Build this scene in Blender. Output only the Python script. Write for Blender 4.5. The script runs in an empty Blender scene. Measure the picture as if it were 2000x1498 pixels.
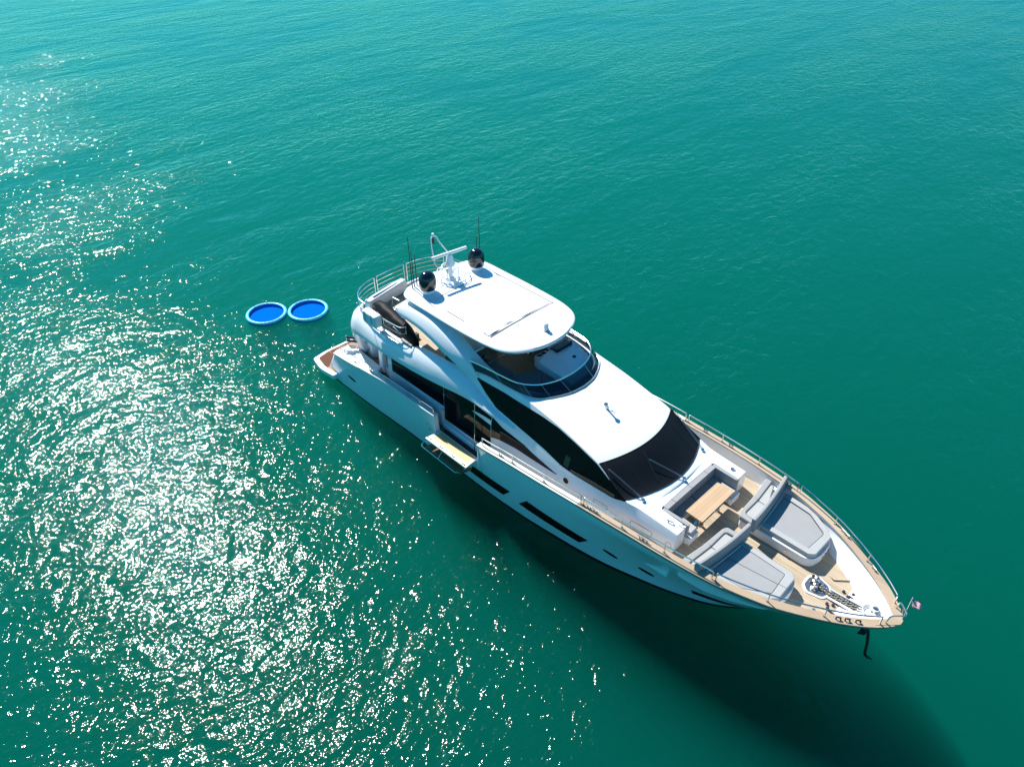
import bpy, bmesh, math, random
from mathutils import Vector, Matrix
R = math.radians
rnd = random.Random(7)
scene = bpy.context.scene
COL = scene.collection

# ------------------------------------------------------------------ camera
cam_d = bpy.data.cameras.new("camera")
cam_d.sensor_width = 36.0
cam_d.lens = 1401.7 / 2000 * 36.0
cam_d.clip_start = 0.5
cam_d.clip_end = 6000
cam = bpy.data.objects.new("camera", cam_d)
COL.objects.link(cam)
cam.location = (26.975, -15.811, 20.974)
cam.rotation_euler = (R(90 - 38.157), 0, R(135.77 - 90))
scene.camera = cam

# ------------------------------------------------------------------ sky, sun, exposure
SUN_AZ, SUN_EL = 170.5, 46.5          # degrees, azimuth counter-clockwise from +X
world = bpy.data.worlds.new("World")
scene.world = world
world.use_nodes = True
nt = world.node_tree
sky = nt.nodes.new("ShaderNodeTexSky")
sky.sky_type = 'NISHITA'
sky.sun_disc = False
sky.sun_elevation = R(SUN_EL)
sky.sun_rotation = R(90 - SUN_AZ)
sky.air_density = 1.0
sky.dust_density = 0.2
sky.ozone_density = 6.0
bg = nt.nodes["Background"]
bg.inputs["Strength"].default_value = 0.08
tint = nt.nodes.new("ShaderNodeMix"); tint.data_type = 'RGBA'; tint.blend_type = 'MULTIPLY'
tint.inputs["Factor"].default_value = 1.0
tint.inputs["B"].default_value = (0.25, 1.0, 1.14, 1)      # the clear cyan cast of this sky
nt.links.new(sky.outputs[0], tint.inputs["A"])
nt.links.new(tint.outputs["Result"], bg.inputs["Color"])

sun_d = bpy.data.lights.new("sun", 'SUN')
sun_d.energy = 5.0
sun_d.angle = R(0.53)
sun_d.color = (1.0, 0.97, 0.92)
sun = bpy.data.objects.new("sun", sun_d)
COL.objects.link(sun)
sdir = Vector((math.cos(R(SUN_AZ)) * math.cos(R(SUN_EL)), math.sin(R(SUN_AZ)) * math.cos(R(SUN_EL)), math.sin(R(SUN_EL))))
sun.rotation_euler = sdir.to_track_quat('Z', 'Y').to_euler()
sun.location = sdir * 60

scene.view_settings.view_transform = 'Standard'
scene.view_settings.look = 'None'
scene.view_settings.gamma = 1.0
scene.view_settings.use_curve_mapping = False
scene.view_settings.exposure = 0.75
scene.cycles.max_bounces = 8
scene.cycles.diffuse_bounces = 3
scene.cycles.glossy_bounces = 4
scene.cycles.transmission_bounces = 4
scene.cycles.transparent_max_bounces = 12
scene.cycles.volume_bounces = 1
scene.cycles.caustics_reflective = False
scene.cycles.caustics_refractive = False
scene.cycles.sample_clamp_indirect = 4.0
scene.cycles.use_denoising = True

# ------------------------------------------------------------------ interpolation and hull shape
import bisect
def itp(x, pts):
    xs = [p[0] for p in pts]; n = len(pts)
    if x <= xs[0]: return pts[0][1]
    if x >= xs[-1]: return pts[-1][1]
    i = bisect.bisect_right(xs, x) - 1
    x0, y0 = pts[i]; x1, y1 = pts[i + 1]; h = x1 - x0
    def slope(j):
        if j <= 0: return (pts[1][1] - pts[0][1]) / (xs[1] - xs[0])
        if j >= n - 1: return (pts[-1][1] - pts[-2][1]) / (xs[-1] - xs[-2])
        a = (pts[j][1] - pts[j - 1][1]) / (xs[j] - xs[j - 1]); b = (pts[j + 1][1] - pts[j][1]) / (xs[j + 1] - xs[j])
        return 0.0 if a * b <= 0 else 2 * a * b / (a + b)
    m0, m1 = slope(i), slope(i + 1); t = (x - x0) / h
    return (2*t**3 - 3*t*t + 1)*y0 + (t**3 - 2*t*t + t)*h*m0 + (-2*t**3 + 3*t*t)*y1 + (t**3 - t*t)*h*m1
def lin(x, pts):
    if x <= pts[0][0]: return pts[0][1]
    for (a, b), (c, d) in zip(pts[:-1], pts[1:]):
        if x <= c: return b + (d - b) * (x - a) / (c - a)
    return pts[-1][1]
def frange(a, b, n): return [a + (b - a) * i / (n - 1) for i in range(n)]

BS = [(1.0,2.86),(2.5,2.98),(5,3.08),(9,3.16),(13,3.18),(15,3.15),(17,3.05),(18.6,2.95),(20.2,2.82),(21.8,2.6),(22.7,2.35),(23.4,2.1),(24.6,1.48),(25.4,0.95),(25.9,0.5),(26.12,0.22),(26.2,0.06)]
ZS = [(1.0,1.45),(1.8,1.6),(3.2,1.85),(4.5,2.1),(6.7,2.45),(9.6,2.62),(12.2,2.82),(14,3.05),(17,3.27),(20,3.38),(26.2,3.42)]
RK = [(12,0.0),(16,0.15),(20,1.0),(23,2.2),(26.2,4.0)]
BW = [(1.0,2.95),(4,2.9),(8,2.75),(12,2.72),(14,2.62),(16,2.40),(18,2.12),(20,1.72),(22,1.28),(24,0.78),(25.4,0.34),(26.2,0.015)]
def hull_pt(s, t):
    t = max(0.0, t)
    zs = itp(s, ZS); bs = itp(s, BS); bw = itp(s, BW); rk = itp(s, RK)
    p = 1.0 + 0.9 * max(0, min(1, (s - 15) / 8.0))
    conv = bw + (bs - bw) * (1 - (1 - min(t, 1)) ** 1.3)
    flare = bw + (bs - bw) * min(1.0, t / 0.92) ** p
    k = max(0, min(1, (s - 15) / 4))
    return s - rk * (1 - t), (1 - k) * conv + k * flare, zs * t

# ------------------------------------------------------------------ deckhouse shape
ZE = [(5.7,4.30),(9.0,4.36),(10.0,4.70),(11.0,5.02),(12.0,5.12),(12.7,5.10),(13.9,4.97),(15,4.80),(15.84,4.61),(16.8,4.355),(18.13,3.67),(18.6,3.62),(19.2,3.59),(20.1,3.55)]
WE = [(5.7,2.32),(9.0,2.28),(10.5,2.2),(11.5,2.05),(12.7,1.94),(15,1.95),(16.8,2.0),(18.13,2.12),(18.7,2.02),(20.1,1.98)]
WB = [(5.7,2.45),(14.0,2.45),(16.0,2.40),(17.5,2.28),(18.3,2.2),(19.0,2.12),(20.1,2.06)]
ZB = [(5.7,3.4),(15,3.4),(17.5,3.3),(18.3,3.25),(20.1,3.15)]
WBASE = [(5.7,2.5),(14.0,2.5),(16.0,2.46),(18.0,2.34),(19.0,2.2),(20.1,2.12)]
BUL = [(5.7,0.0),(13.5,0.0),(15.2,0.25),(16.8,0.55),(18.13,0.66),(18.5,0.45),(19.0,0.0),(20.1,0.0)]
CAM = [(5.7,0.0),(9.0,0.0),(11,0.12),(13,0.2),(16,0.17),(18.13,0.06),(19,0.03),(20.1,0.03)]
def dh_side(x, z):
    zb, ze = itp(x, ZB), itp(x, ZE)
    if z <= zb:
        return WBv(x) + (itp(x, WBASE) - WBv(x)) * (zb - z) / (zb - 1.6)
    return WBv(x) + (itp(x, WE) - WBv(x)) * (z - zb) / max(ze - zb, 0.05)
def WBv(x): return itp(x, WB)
def dh_top(u, v):
    w = itp(u, WE)
    return u + itp(u, BUL) * (1 - v * v), v * w, itp(u, ZE) + itp(u, CAM) * (1 - v * v)
# ------------------------------------------------------------------ materials
def new_mat(name):
    m = bpy.data.materials.new(name); m.use_nodes = True
    t = m.node_tree
    return m, t, t.nodes["Principled BSDF"]
def N(t, typ, **kw):
    n = t.nodes.new(typ)
    for k, v in kw.items():
        if k in n.inputs: n.inputs[k].default_value = v
        else: setattr(n, k, v)
    return n
def simple(name, col, rough=0.4, metal=0.0, coat=0.0, var=0.04, vscale=1.5, bump=0.0, bscale=60, spec=0.5):
    m, t, p = new_mat(name)
    p.inputs["Roughness"].default_value = rough
    p.inputs["Metallic"].default_value = metal
    p.inputs["Coat Weight"].default_value = coat
    p.inputs["Coat Roughness"].default_value = 0.06
    p.inputs["Specular IOR Level"].default_value = spec
    g = N(t, "ShaderNodeNewGeometry")
    nz = N(t, "ShaderNodeTexNoise", Scale=vscale, Detail=5.0, Roughness=0.6)
    t.links.new(g.outputs["Position"], nz.inputs["Vector"])
    mx = N(t, "ShaderNodeMix", data_type='RGBA')
    mx.inputs["A"].default_value = (*[c * (1 - var * 2) for c in col], 1)
    mx.inputs["B"].default_value = (*[min(1, c * (1 + var)) for c in col], 1)
    t.links.new(nz.outputs["Fac"], mx.inputs["Factor"])
    t.links.new(mx.outputs["Result"], p.inputs["Base Color"])
    if bump > 0:
        nb = N(t, "ShaderNodeTexNoise", Scale=bscale, Detail=3.0)
        t.links.new(g.outputs["Position"], nb.inputs["Vector"])
        b = N(t, "ShaderNodeBump", Strength=bump, Distance=0.01)
        t.links.new(nb.outputs["Fac"], b.inputs["Height"])
        t.links.new(b.outputs["Normal"], p.inputs["Normal"])
    return m
def wood(name, c1, c2, plank=0.06, along='X', seam=0.35, rough=0.55, coat=0.0, wet=False):
    m, t, p = new_mat(name)
    p.inputs["Roughness"].default_value = rough
    p.inputs["Coat Weight"].default_value = coat
    p.inputs["Specular IOR Level"].default_value = 0.15 if wet else 0.35
    g = N(t, "ShaderNodeNewGeometry")
    sep = N(t, "ShaderNodeSeparateXYZ")
    t.links.new(g.outputs["Position"], sep.inputs[0])
    a, b = ("X", "Y") if along == 'X' else ("Y", "X")
    def math_(op, x, y=None):
        n = N(t, "ShaderNodeMath", operation=op)
        for i, v in enumerate((x, y)):
            if v is None: continue
            if isinstance(v, (int, float)): n.inputs[i].default_value = v
            else: t.links.new(v, n.inputs[i])
        return n.outputs[0]
    q = math_('DIVIDE', sep.outputs[b], plank)
    idx = math_('FLOOR', q)
    fr = math_('FRACT', q)
    wn = N(t, "ShaderNodeTexWhiteNoise", noise_dimensions='1D')
    t.links.new(idx, wn.inputs["W"])
    cmb = N(t, "ShaderNodeCombineXYZ")
    t.links.new(math_('MULTIPLY', sep.outputs[a], 1.2), cmb.inputs[0])
    t.links.new(math_('MULTIPLY', sep.outputs[b], 22.0), cmb.inputs[1])
    t.links.new(math_('MULTIPLY', wn.outputs["Value"], 9.0), cmb.inputs[2])
    nz = N(t, "ShaderNodeTexNoise", Scale=1.6, Detail=6.0, Roughness=0.65)
    t.links.new(cmb.outputs[0], nz.inputs["Vector"])
    n2 = N(t, "ShaderNodeTexNoise", Scale=0.9, Detail=4.0)
    t.links.new(g.outputs["Position"], n2.inputs["Vector"])
    f = math_('ADD', math_('MULTIPLY', nz.outputs["Fac"], 0.55), math_('ADD', math_('MULTIPLY', wn.outputs["Value"], 0.3), math_('MULTIPLY', n2.outputs["Fac"], 0.3)))
    mx = N(t, "ShaderNodeMix", data_type='RGBA')
    mx.inputs["A"].default_value = (*c1, 1); mx.inputs["B"].default_value = (*c2, 1)
    t.links.new(f, mx.inputs["Factor"])
    line = math_('LESS_THAN', math_('ABSOLUTE', math_('SUBTRACT', fr, 0.5)), 0.44)
    fac = math_('ADD', math_('MULTIPLY', line, seam), 1.0 - seam)
    mul = N(t, "ShaderNodeMix", data_type='RGBA', blend_type='MULTIPLY')
    mul.inputs["Factor"].default_value = 1.0
    t.links.new(mx.outputs["Result"], mul.inputs["A"])
    t.links.new(fac, mul.inputs["B"])
    out = mul.outputs["Result"]
    if wet:
        n3 = N(t, "ShaderNodeTexNoise", Scale=1.1, Detail=3.0, Distortion=0.6)
        t.links.new(g.outputs["Position"], n3.inputs["Vector"])
        rp = N(t, "ShaderNodeMapRange"); rp.inputs["From Min"].default_value = 0.47; rp.inputs["From Max"].default_value = 0.56
        t.links.new(n3.outputs["Fac"], rp.inputs["Value"])
        wm = N(t, "ShaderNodeMix", data_type='RGBA')
        wm.inputs["B"].default_value = (0.10, 0.03, 0.009, 1)
        t.links.new(rp.outputs[0], wm.inputs["Factor"]); t.links.new(out, wm.inputs["A"])
        out = wm.outputs["Result"]
    t.links.new(out, p.inputs["Base Color"])
    return m
M = {}
M['gel'] = simple("white_gelcoat", (0.80, 0.81, 0.82), 0.28, coat=0.35, var=0.015, vscale=0.8)
M['hull_gel'] = simple("white_hull_gelcoat", (0.79, 0.80, 0.81), 0.22, coat=0.4, var=0.035, vscale=1.8, bump=0.05, bscale=1.6)
M['gel_matt'] = simple("white_nonslip", (0.72, 0.72, 0.70), 0.6, var=0.02, bump=0.3, bscale=180)
M['cream'] = simple("cream_rail_paint", (0.76, 0.72, 0.60), 0.35, coat=0.2)
M['boot'] = simple("black_boot_stripe", (0.012, 0.014, 0.018), 0.3)
M['antifoul'] = simple("dark_antifouling", (0.012, 0.03, 0.03), 0.8)
M['glass'] = simple("black_glass", (0.003, 0.0035, 0.004), 0.03, var=0.0, spec=0.15)
M['mesh'] = simple("black_mesh_cover", (0.005, 0.0075, 0.011), 0.6, var=0.12, vscale=2.5, bump=0.25, bscale=25, spec=0.15)
M['black'] = simple("black_gloss", (0.006, 0.006, 0.010), 0.12, coat=0.5)
M['blackmat'] = simple("black_plastic", (0.012, 0.012, 0.014), 0.5)
M['cover'] = simple("black_cover_cloth", (0.005, 0.004, 0.005), 0.55, var=0.25, vscale=6, bump=0.6, bscale=9, spec=0.12)
M['steel'] = simple("polished_steel", (0.72, 0.72, 0.70), 0.16, metal=1.0)
M['steel_dull'] = simple("brushed_steel", (0.45, 0.46, 0.47), 0.35, metal=1.0)
M['fabric'] = simple("grey_cushion_fabric", (0.30, 0.30, 0.30), 0.9, var=0.05, vscale=3, bump=0.35, bscale=260)
M['fabric_light'] = simple("pale_cushion_fabric", (0.37, 0.375, 0.365), 0.9, var=0.04, vscale=3, bump=0.3, bscale=240)
M['seam'] = simple("dark_piping", (0.05, 0.055, 0.06), 0.8)
M['fly_fabric'] = simple("slate_cushion_fabric", (0.10, 0.12, 0.14), 0.85, var=0.08, bump=0.3, bscale=200)
M['teak'] = wood("weathered_teak", (0.24, 0.17, 0.11), (0.55, 0.45, 0.32), 0.085, 'X', 0.5, 0.6)
M['teak_wet'] = wood("damp_teak", (0.28, 0.15, 0.06), (0.62, 0.42, 0.21), 0.07, 'Y', 0.35, 0.65, wet=True)
M['teak_dark'] = wood("shade_darkened_teak", (0.16, 0.085, 0.04), (0.26, 0.15, 0.075), 0.08, 'X', 0.3, 0.5)  # teak again, with the shade of the covered decks put into its colour
M['cap'] = wood("varnished_cap_teak", (0.28, 0.19, 0.12), (0.53, 0.415, 0.29), 0.9, 'X', 0.0, 0.4, 0.3)
M['table'] = wood("table_teak", (0.38, 0.24, 0.13), (0.60, 0.42, 0.26), 0.135, 'Y', 0.22, 0.45, 0.15)
M['plat'] = wood("balcony_teak", (0.50, 0.34, 0.16), (0.70, 0.52, 0.28), 0.07, 'X', 0.25, 0.5)
M['cyan'] = simple("cyan_vinyl", (0.08, 0.56, 0.70), 0.45, coat=0.1, var=0.03)
M['blue'] = simple("blue_vinyl", (0.001, 0.115, 0.56), 0.7, var=0.05, spec=0.0)
M['navy'] = simple("navy_webbing", (0.012, 0.014, 0.05), 0.8)
M['flag_red'] = simple("red_flag_cloth", (0.55, 0.02, 0.03), 0.9)
M['flag_white'] = simple("white_flag_cloth", (0.75, 0.75, 0.75), 0.9)
M['flag_blue'] = simple("navy_flag_cloth", (0.015, 0.02, 0.10), 0.9)
M['ink'] = simple("teal_print", (0.015, 0.11, 0.16), 0.5)
M['rope'] = simple("white_rope", (0.62, 0.62, 0.58), 0.9, var=0.15, vscale=40)
M['chain'] = simple("dark_chain_steel", (0.03, 0.035, 0.035), 0.5, metal=0.6)
M['rust'] = simple("galvanised_chain", (0.32, 0.30, 0.25), 0.5, metal=0.5, var=0.3, vscale=20)
M['screen'] = simple("dark_screen", (0.01, 0.012, 0.015), 0.1)
M['canvas'] = simple("white_canvas", (0.78, 0.78, 0.76), 0.85, var=0.02)
M['lens'] = simple("lamp_lens", (0.35, 0.45, 0.48), 0.08, coat=0.5)

def fly_glass():
    m, t, p = new_mat("tinted_wind_glass")
    t.nodes.remove(p)
    out = t.nodes["Material Output"]
    tr = N(t, "ShaderNodeBsdfTransparent"); tr.inputs[0].default_value = (0.15, 0.20, 0.24, 1)
    gl = N(t, "ShaderNodeBsdfGlossy", Roughness=0.02)
    fr = N(t, "ShaderNodeFresnel", IOR=1.5)
    mx = N(t, "ShaderNodeMixShader")
    t.links.new(fr.outputs[0], mx.inputs[0]); t.links.new(tr.outputs[0], mx.inputs[1]); t.links.new(gl.outputs[0], mx.inputs[2])
    t.links.new(mx.outputs[0], out.inputs["Surface"])
    return m
M['flyglass'] = fly_glass()

def water_mat():
    m, t, p = new_mat("sea_water")
    t.nodes.remove(p)
    out = t.nodes["Material Output"]
    g = N(t, "ShaderNodeNewGeometry")
    def mapped(rot, sc):
        mp = N(t, "ShaderNodeMapping")
        mp.inputs["Rotation"].default_value = (0, 0, R(rot)); mp.inputs["Scale"].default_value = sc
        t.links.new(g.outputs["Position"], mp.inputs["Vector"]); return mp.outputs[0]
    def noise(vec, scale, detail, rough, dist=0.0):
        n = N(t, "ShaderNodeTexNoise", Scale=scale, Detail=detail, Roughness=rough, Distortion=dist)
        t.links.new(vec, n.inputs["Vector"]); return n.outputs["Fac"]
    def mth(op, a, b):
        n = N(t, "ShaderNodeMath", operation=op)
        for i, v in enumerate((a, b)):
            if isinstance(v, (int, float)): n.inputs[i].default_value = v
            else: t.links.new(v, n.inputs[i])
        return n.outputs[0]
    v0 = mapped(WAVE_ROT, (1.0, 0.32, 1)); v1 = mapped(WAVE_ROT, (1.0, 0.55, 1))
    v2 = mapped(WAVE_ROT + 18, (1.0, 0.6, 1))
    h1 = mth('MULTIPLY', noise(v0, 0.36, 2, 0.5, 0.3), WAVE_A[0])
    h2 = mth('MULTIPLY', noise(v2, 1.7, 2, 0.5, 0.5), WAVE_A[1])
    h3 = mth('MULTIPLY', noise(v1, 6.5, 2, 0.55, 0.5), WAVE_A[2])
    h4 = mth('MULTIPLY', noise(v2, 11.0, 1, 0.5, 0.3), WAVE_A[3])
    patch = N(t, "ShaderNodeMapRange"); patch.inputs["From Min"].default_value = 0.36; patch.inputs["From Max"].default_value = 0.62
    patch.inputs["To Min"].default_value = 0.5; patch.inputs["To Max"].default_value = 1.35
    t.links.new(noise(mapped(WAVE_ROT - 20, (1, 0.5, 1)), 0.085, 3, 0.55), patch.inputs["Value"])
    h = mth('ADD', h1, mth('MULTIPLY', mth('ADD', mth('ADD', h2, h3), h4), patch.outputs[0]))
    b = N(t, "ShaderNodeBump", Strength=1.0, Distance=1.0)
    t.links.new(h, b.inputs["Height"])
    fr = N(t, "ShaderNodeFresnel", IOR=1.33); t.links.new(b.outputs[0], fr.inputs["Normal"])
    gl = N(t, "ShaderNodeBsdfGlossy", Roughness=0.06); t.links.new(b.outputs[0], gl.inputs["Normal"])
    tr = N(t, "ShaderNodeBsdfTransparent")
    mx = N(t, "ShaderNodeMixShader")
    t.links.new(fr.outputs[0], mx.inputs[0]); t.links.new(tr.outputs[0], mx.inputs[1]); t.links.new(gl.outputs[0], mx.inputs[2])
    t.links.new(mx.outputs[0], out.inputs["Surface"])
    vs = N(t, "ShaderNodeVolumeScatter", Density=0.31, Anisotropy=0.2)
    vs.inputs["Color"].default_value = (0.001, 0.305, 0.238, 1)
    va = N(t, "ShaderNodeVolumeAbsorption", Density=0.26)
    va.inputs["Color"].default_value = (0.0, 0.55, 0.45, 1)
    ad = N(t, "ShaderNodeAddShader")
    t.links.new(vs.outputs[0], ad.inputs[0]); t.links.new(va.outputs[0], ad.inputs[1])
    t.links.new(ad.outputs[0], out.inputs["Volume"])
    return m
WAVE_ROT = 35
WAVE_A = (0.20, 0.108, 0.031, 0.006)
M['water'] = water_mat()
M['bed'] = simple("deep_seabed", (0.003, 0.05, 0.042), 0.9)

# ------------------------------------------------------------------ mesh helpers
class MB:
    def __init__(s): s.v = []; s.f = []
    def add(s, vs, fs):
        o = len(s.v); s.v += [tuple(v) for v in vs]; s.f += [tuple(i + o for i in f) for f in fs]
    def grid(s, P, cu=False, cv=False, flip=False):
        nu, nv = len(P), len(P[0]); vs = [p for r in P for p in r]; fs = []
        for i in range(nu if cu else nu - 1):
            for j in range(nv if cv else nv - 1):
                a, b = i * nv + j, i * nv + (j + 1) % nv
                c, d = ((i + 1) % nu) * nv + (j + 1) % nv, ((i + 1) % nu) * nv + j
                fs.append((a, b, c, d) if not flip else (d, c, b, a))
        s.add(vs, fs)
    def loft(s, rings, caps=True):
        n = len(rings[0]); o = len(s.v)
        s.grid(rings, cv=True)
        if caps:
            s.f.append(tuple(o + i for i in reversed(range(n))))
            k = o + (len(rings) - 1) * n
            s.f.append(tuple(k + i for i in range(n)))
    def tube(s, pts, r, n=8, closed=False, caps=True):
        pts = [Vector(p) for p in pts]; rings = []; m = len(pts)
        ref = None
        for i, p in enumerate(pts):
            if closed: d = (pts[(i + 1) % m] - pts[i - 1])
            else: d = pts[min(i + 1, m - 1)] - pts[max(i - 1, 0)]
            d.normalize()
            if ref is None: ref = Vector((0, 0, 1)) if abs(d.z) < 0.9 else Vector((1, 0, 0))
            a = (ref - d * ref.dot(d))
            if a.length < 1e-4: a = Vector((1, 0, 0)) - d * d.x
            a.normalize(); ref = a; b = d.cross(a)
            rr = r[i] if isinstance(r, (list, tuple)) else r
            rings.append([p + (a * math.cos(2 * math.pi * k / n) + b * math.sin(2 * math.pi * k / n)) * rr for k in range(n)])
        if closed: s.grid(rings, cu=True, cv=True)
        else: s.loft(rings, caps)
    def prism(s, poly, z0, z1):
        n = len(poly)
        f = lambda z, i: (z if not callable(z) else z(*poly[i]))
        vs = [(x, y, f(z0, i)) for i, (x, y) in enumerate(poly)] + [(x, y, f(z1, i)) for i, (x, y) in enumerate(poly)]
        fs = [tuple(reversed(range(n))), tuple(range(n, 2 * n))] + [(i, (i + 1) % n, n + (i + 1) % n, n + i) for i in range(n)]
        s.add(vs, fs)
    def box(s, x0, x1, y0, y1, z0, z1):
        s.prism([(x0, y0), (x1, y0), (x1, y1), (x0, y1)], z0, z1)
    def lathe(s, prof, c, n=24):
        rings = [[(c[0] + r * math.cos(2 * math.pi * k / n), c[1] + r * math.sin(2 * math.pi * k / n), c[2] + z) for k in range(n)] for r, z in prof]
        s.loft(rings)
    def sphere(s, c, r, n=10, sz=1.0):
        s.lathe([(max(1e-4, r * math.sin(math.pi * i / n)), -sz * r * math.cos(math.pi * i / n)) for i in range(n + 1)], c, 2 * n)
    def mirror(s):
        n = len(s.v); s.v += [(x, -y, z) for x, y, z in s.v]; s.f += [tuple(reversed([i + n for i in f])) for f in s.f]
        return s

def wloc(o):
    p = Vector((0, 0, 0))
    while o is not None: p += o.location; o = o.parent
    return p
def put(name, mb, mat, parent=None, loc=None, bevel=0.0, segs=2, angle=35, smooth=True, wn=False):
    """links one mesh object; vertices are given in scene coordinates"""
    base = wloc(parent) if parent else Vector((0, 0, 0))
    off = Vector(loc) - base if loc is not None else Vector((0, 0, 0))
    o0 = base + off
    me = bpy.data.meshes.new(name)
    bm = bmesh.new()
    vs = [bm.verts.new(Vector(v) - o0) for v in mb.v]
    for f in mb.f:
        try: bm.faces.new([vs[i] for i in f])
        except ValueError: pass
    bmesh.ops.remove_doubles(bm, verts=bm.verts, dist=1e-5)
    bmesh.ops.recalc_face_normals(bm, faces=bm.faces)
    if bevel > 0:
        es = [e for e in bm.edges if len(e.link_faces) == 2 and e.calc_face_angle(0) > R(40)]
        bmesh.ops.bevel(bm, geom=es, offset=bevel, segments=segs, profile=0.5, affect='EDGES', clamp_overlap=True)
    bm.to_mesh(me); bm.free()
    if smooth:
        me.polygons.foreach_set("use_smooth", [True] * len(me.polygons))
        me.set_sharp_from_angle(angle=R(angle))
    me.materials.append(M[mat] if isinstance(mat, str) else mat)
    o = bpy.data.objects.new(name, me)
    COL.objects.link(o)
    if bevel > 0 or wn:
        w = o.modifiers.new("weighted", 'WEIGHTED_NORMAL'); w.keep_sharp = True
    if parent: o.parent = parent
    o.location = off
    return o
def tag(o, label, cat, group=None):
    o['label'] = label; o['category'] = cat
    if group: o['group'] = group
    return o
def thing(name, loc, label, cat, group=None):
    o = bpy.data.objects.new(name, None); o.empty_display_size = 0.3
    COL.objects.link(o); o.location = loc
    return tag(o, label, cat, group)
def round_path(pts, r=0.12, n=5):
    """rounds the corners of a polyline"""
    P = [Vector(p) for p in pts]; out = [P[0]]
    for a, b, c in zip(P[:-2], P[1:-1], P[2:]):
        d1, d2 = (a - b), (c - b); k = min(r, d1.length * 0.45, d2.length * 0.45)
        p, q = b + d1.normalized() * k, b + d2.normalized() * k
        for i in range(n + 1):
            t = i / n; out.append(p * (1 - t) ** 2 + b * 2 * t * (1 - t) + q * t * t)
    out.append(P[-1]); return out
def smooth_path(pts, n=6):
    P = [Vector(p) for p in pts]; out = []
    for i in range(len(P) - 1):
        p0, p1, p2, p3 = P[max(i - 1, 0)], P[i], P[i + 1], P[min(i + 2, len(P) - 1)]
        for k in range(n):
            t = k / n
            out.append(0.5 * ((2 * p1) + (p2 - p0) * t + (2 * p0 - 5 * p1 + 4 * p2 - p3) * t * t + (3 * p1 - p0 - 3 * p2 + p3) * t ** 3))
    out.append(P[-1]); return out
def smooth2(pts, n=5): return [(p.x, p.y) for p in smooth_path([(a, b, 0) for a, b in pts], n)]
def rpoly(pts, r=0.1, n=5):
    """closed polygon with rounded corners"""
    P = [Vector((a, b, 0)) for a, b in pts]; out = []; m = len(P)
    for i in range(m):
        a, b, c = P[i - 1], P[i], P[(i + 1) % m]
        rr = r[i] if isinstance(r, (list, tuple)) else r
        d1, d2 = a - b, c - b; k = min(rr, d1.length * 0.48, d2.length * 0.48)
        p, q = b + d1.normalized() * k, b + d2.normalized() * k
        for j in range(n + 1):
            t = j / n; v = p * (1 - t) ** 2 + b * 2 * t * (1 - t) + q * t * t; out.append((v.x, v.y))
    return out
def mir(poly): return [(x, -y) for x, y in reversed(poly)]

# ------------------------------------------------------------------ sea
mb = MB(); mb.box(-900, 400, -500, 900, -9.0, 0.0)
o = put("sea", mb, 'water', smooth=False); o['kind'] = 'structure'
mb = MB(); mb.box(-899, 399, -499, 899, -8.9, -8.6)
o = put("seabed", mb, 'bed', smooth=False); o['kind'] = 'structure'

# ------------------------------------------------------------------ motor yacht: hull and decks
yacht = thing("motor_yacht", (0, 0, 0), "large white motor yacht with black windows lying at anchor on the green sea", "yacht")
DECK = [(1.6,1.62),(13.2,1.66),(16.6,2.72),(18.0,2.76),(26.2,2.76)]
GA, GB = 9.6, 12.15                      # side gate in the starboard bulwark
def top_z(s, side):
    z = itp(s, ZS)
    if side < 0 and GA < s < GB: return 1.78
    return z
def stations():
    ss = frange(2.5, 26.2, 106) + [GA - 1e-3, GA + 1e-3, GB - 1e-3, GB + 1e-3, 26.05, 26.14]
    return sorted(ss)
def inner_pt(s, z):
    """inner face of the bulwark at station s and height z"""
    zs = itp(s, ZS); t = max(0.0, min(1.0, z / zs)); rk = itp(s, RK) * (1 - t)
    x = s - rk * max(0.0, min(1.0, (s - 21.5) / 3)); yh = hull_pt(min(26.2, x + rk), t)[1]
    th = min(0.2, itp(s, BS) * 0.45)
    return x, max(0.0, min(itp(s, BS) - th - .03 * (zs - z) / .66, yh - .05)), z
def quarter_x(z): return 1.06 + 0.66 * max(0.0, z - 0.2)
mb = MB()
for side in (-1, 1):
    rows = []
    for s in stations():
        zs = itp(s, ZS); tz = top_z(s, side); row = []
        x, y, z = hull_pt(s, 0)
        for k in range(11):
            x, y, z = hull_pt(s, k / 10 * tz / zs); row.append((x, side * y, z))
        x, y, z = inner_pt(s, tz); row.append((x, side * y, tz))
        dz = min(lin(s, DECK), tz - 0.05)
        for zz in ((tz * 2 + dz) / 3, (tz + dz * 2) / 3, dz - 0.04):
            x, y, z = inner_pt(s, zz); row.append((x, side * y, zz))
        rows.append(row)
    # the raked, rounded quarter turns in towards the transom
    base = rows[0]
    for k in (0.3, 0.6, 0.85, 1.0):
        rows.insert(0, [(vx + (quarter_x(vz) - vx) * k, side * (abs(vy) - 0.05 * k * k), vz - 0.0) for vx, vy, vz in base])
    q = rows[0]
    for dx, pull in ((-0.05, 0.05), (-0.06, 0.14), (0.0, 0.32), (0.12, 0.6)):
        rows.insert(0, [(vx + dx, side * max(0.2, abs(vy) - pull), vz) for vx, vy, vz in q])
    mb.grid(rows, flip=(side > 0))
hull = put("hull", mb, 'hull_gel', yacht, angle=50)

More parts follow.
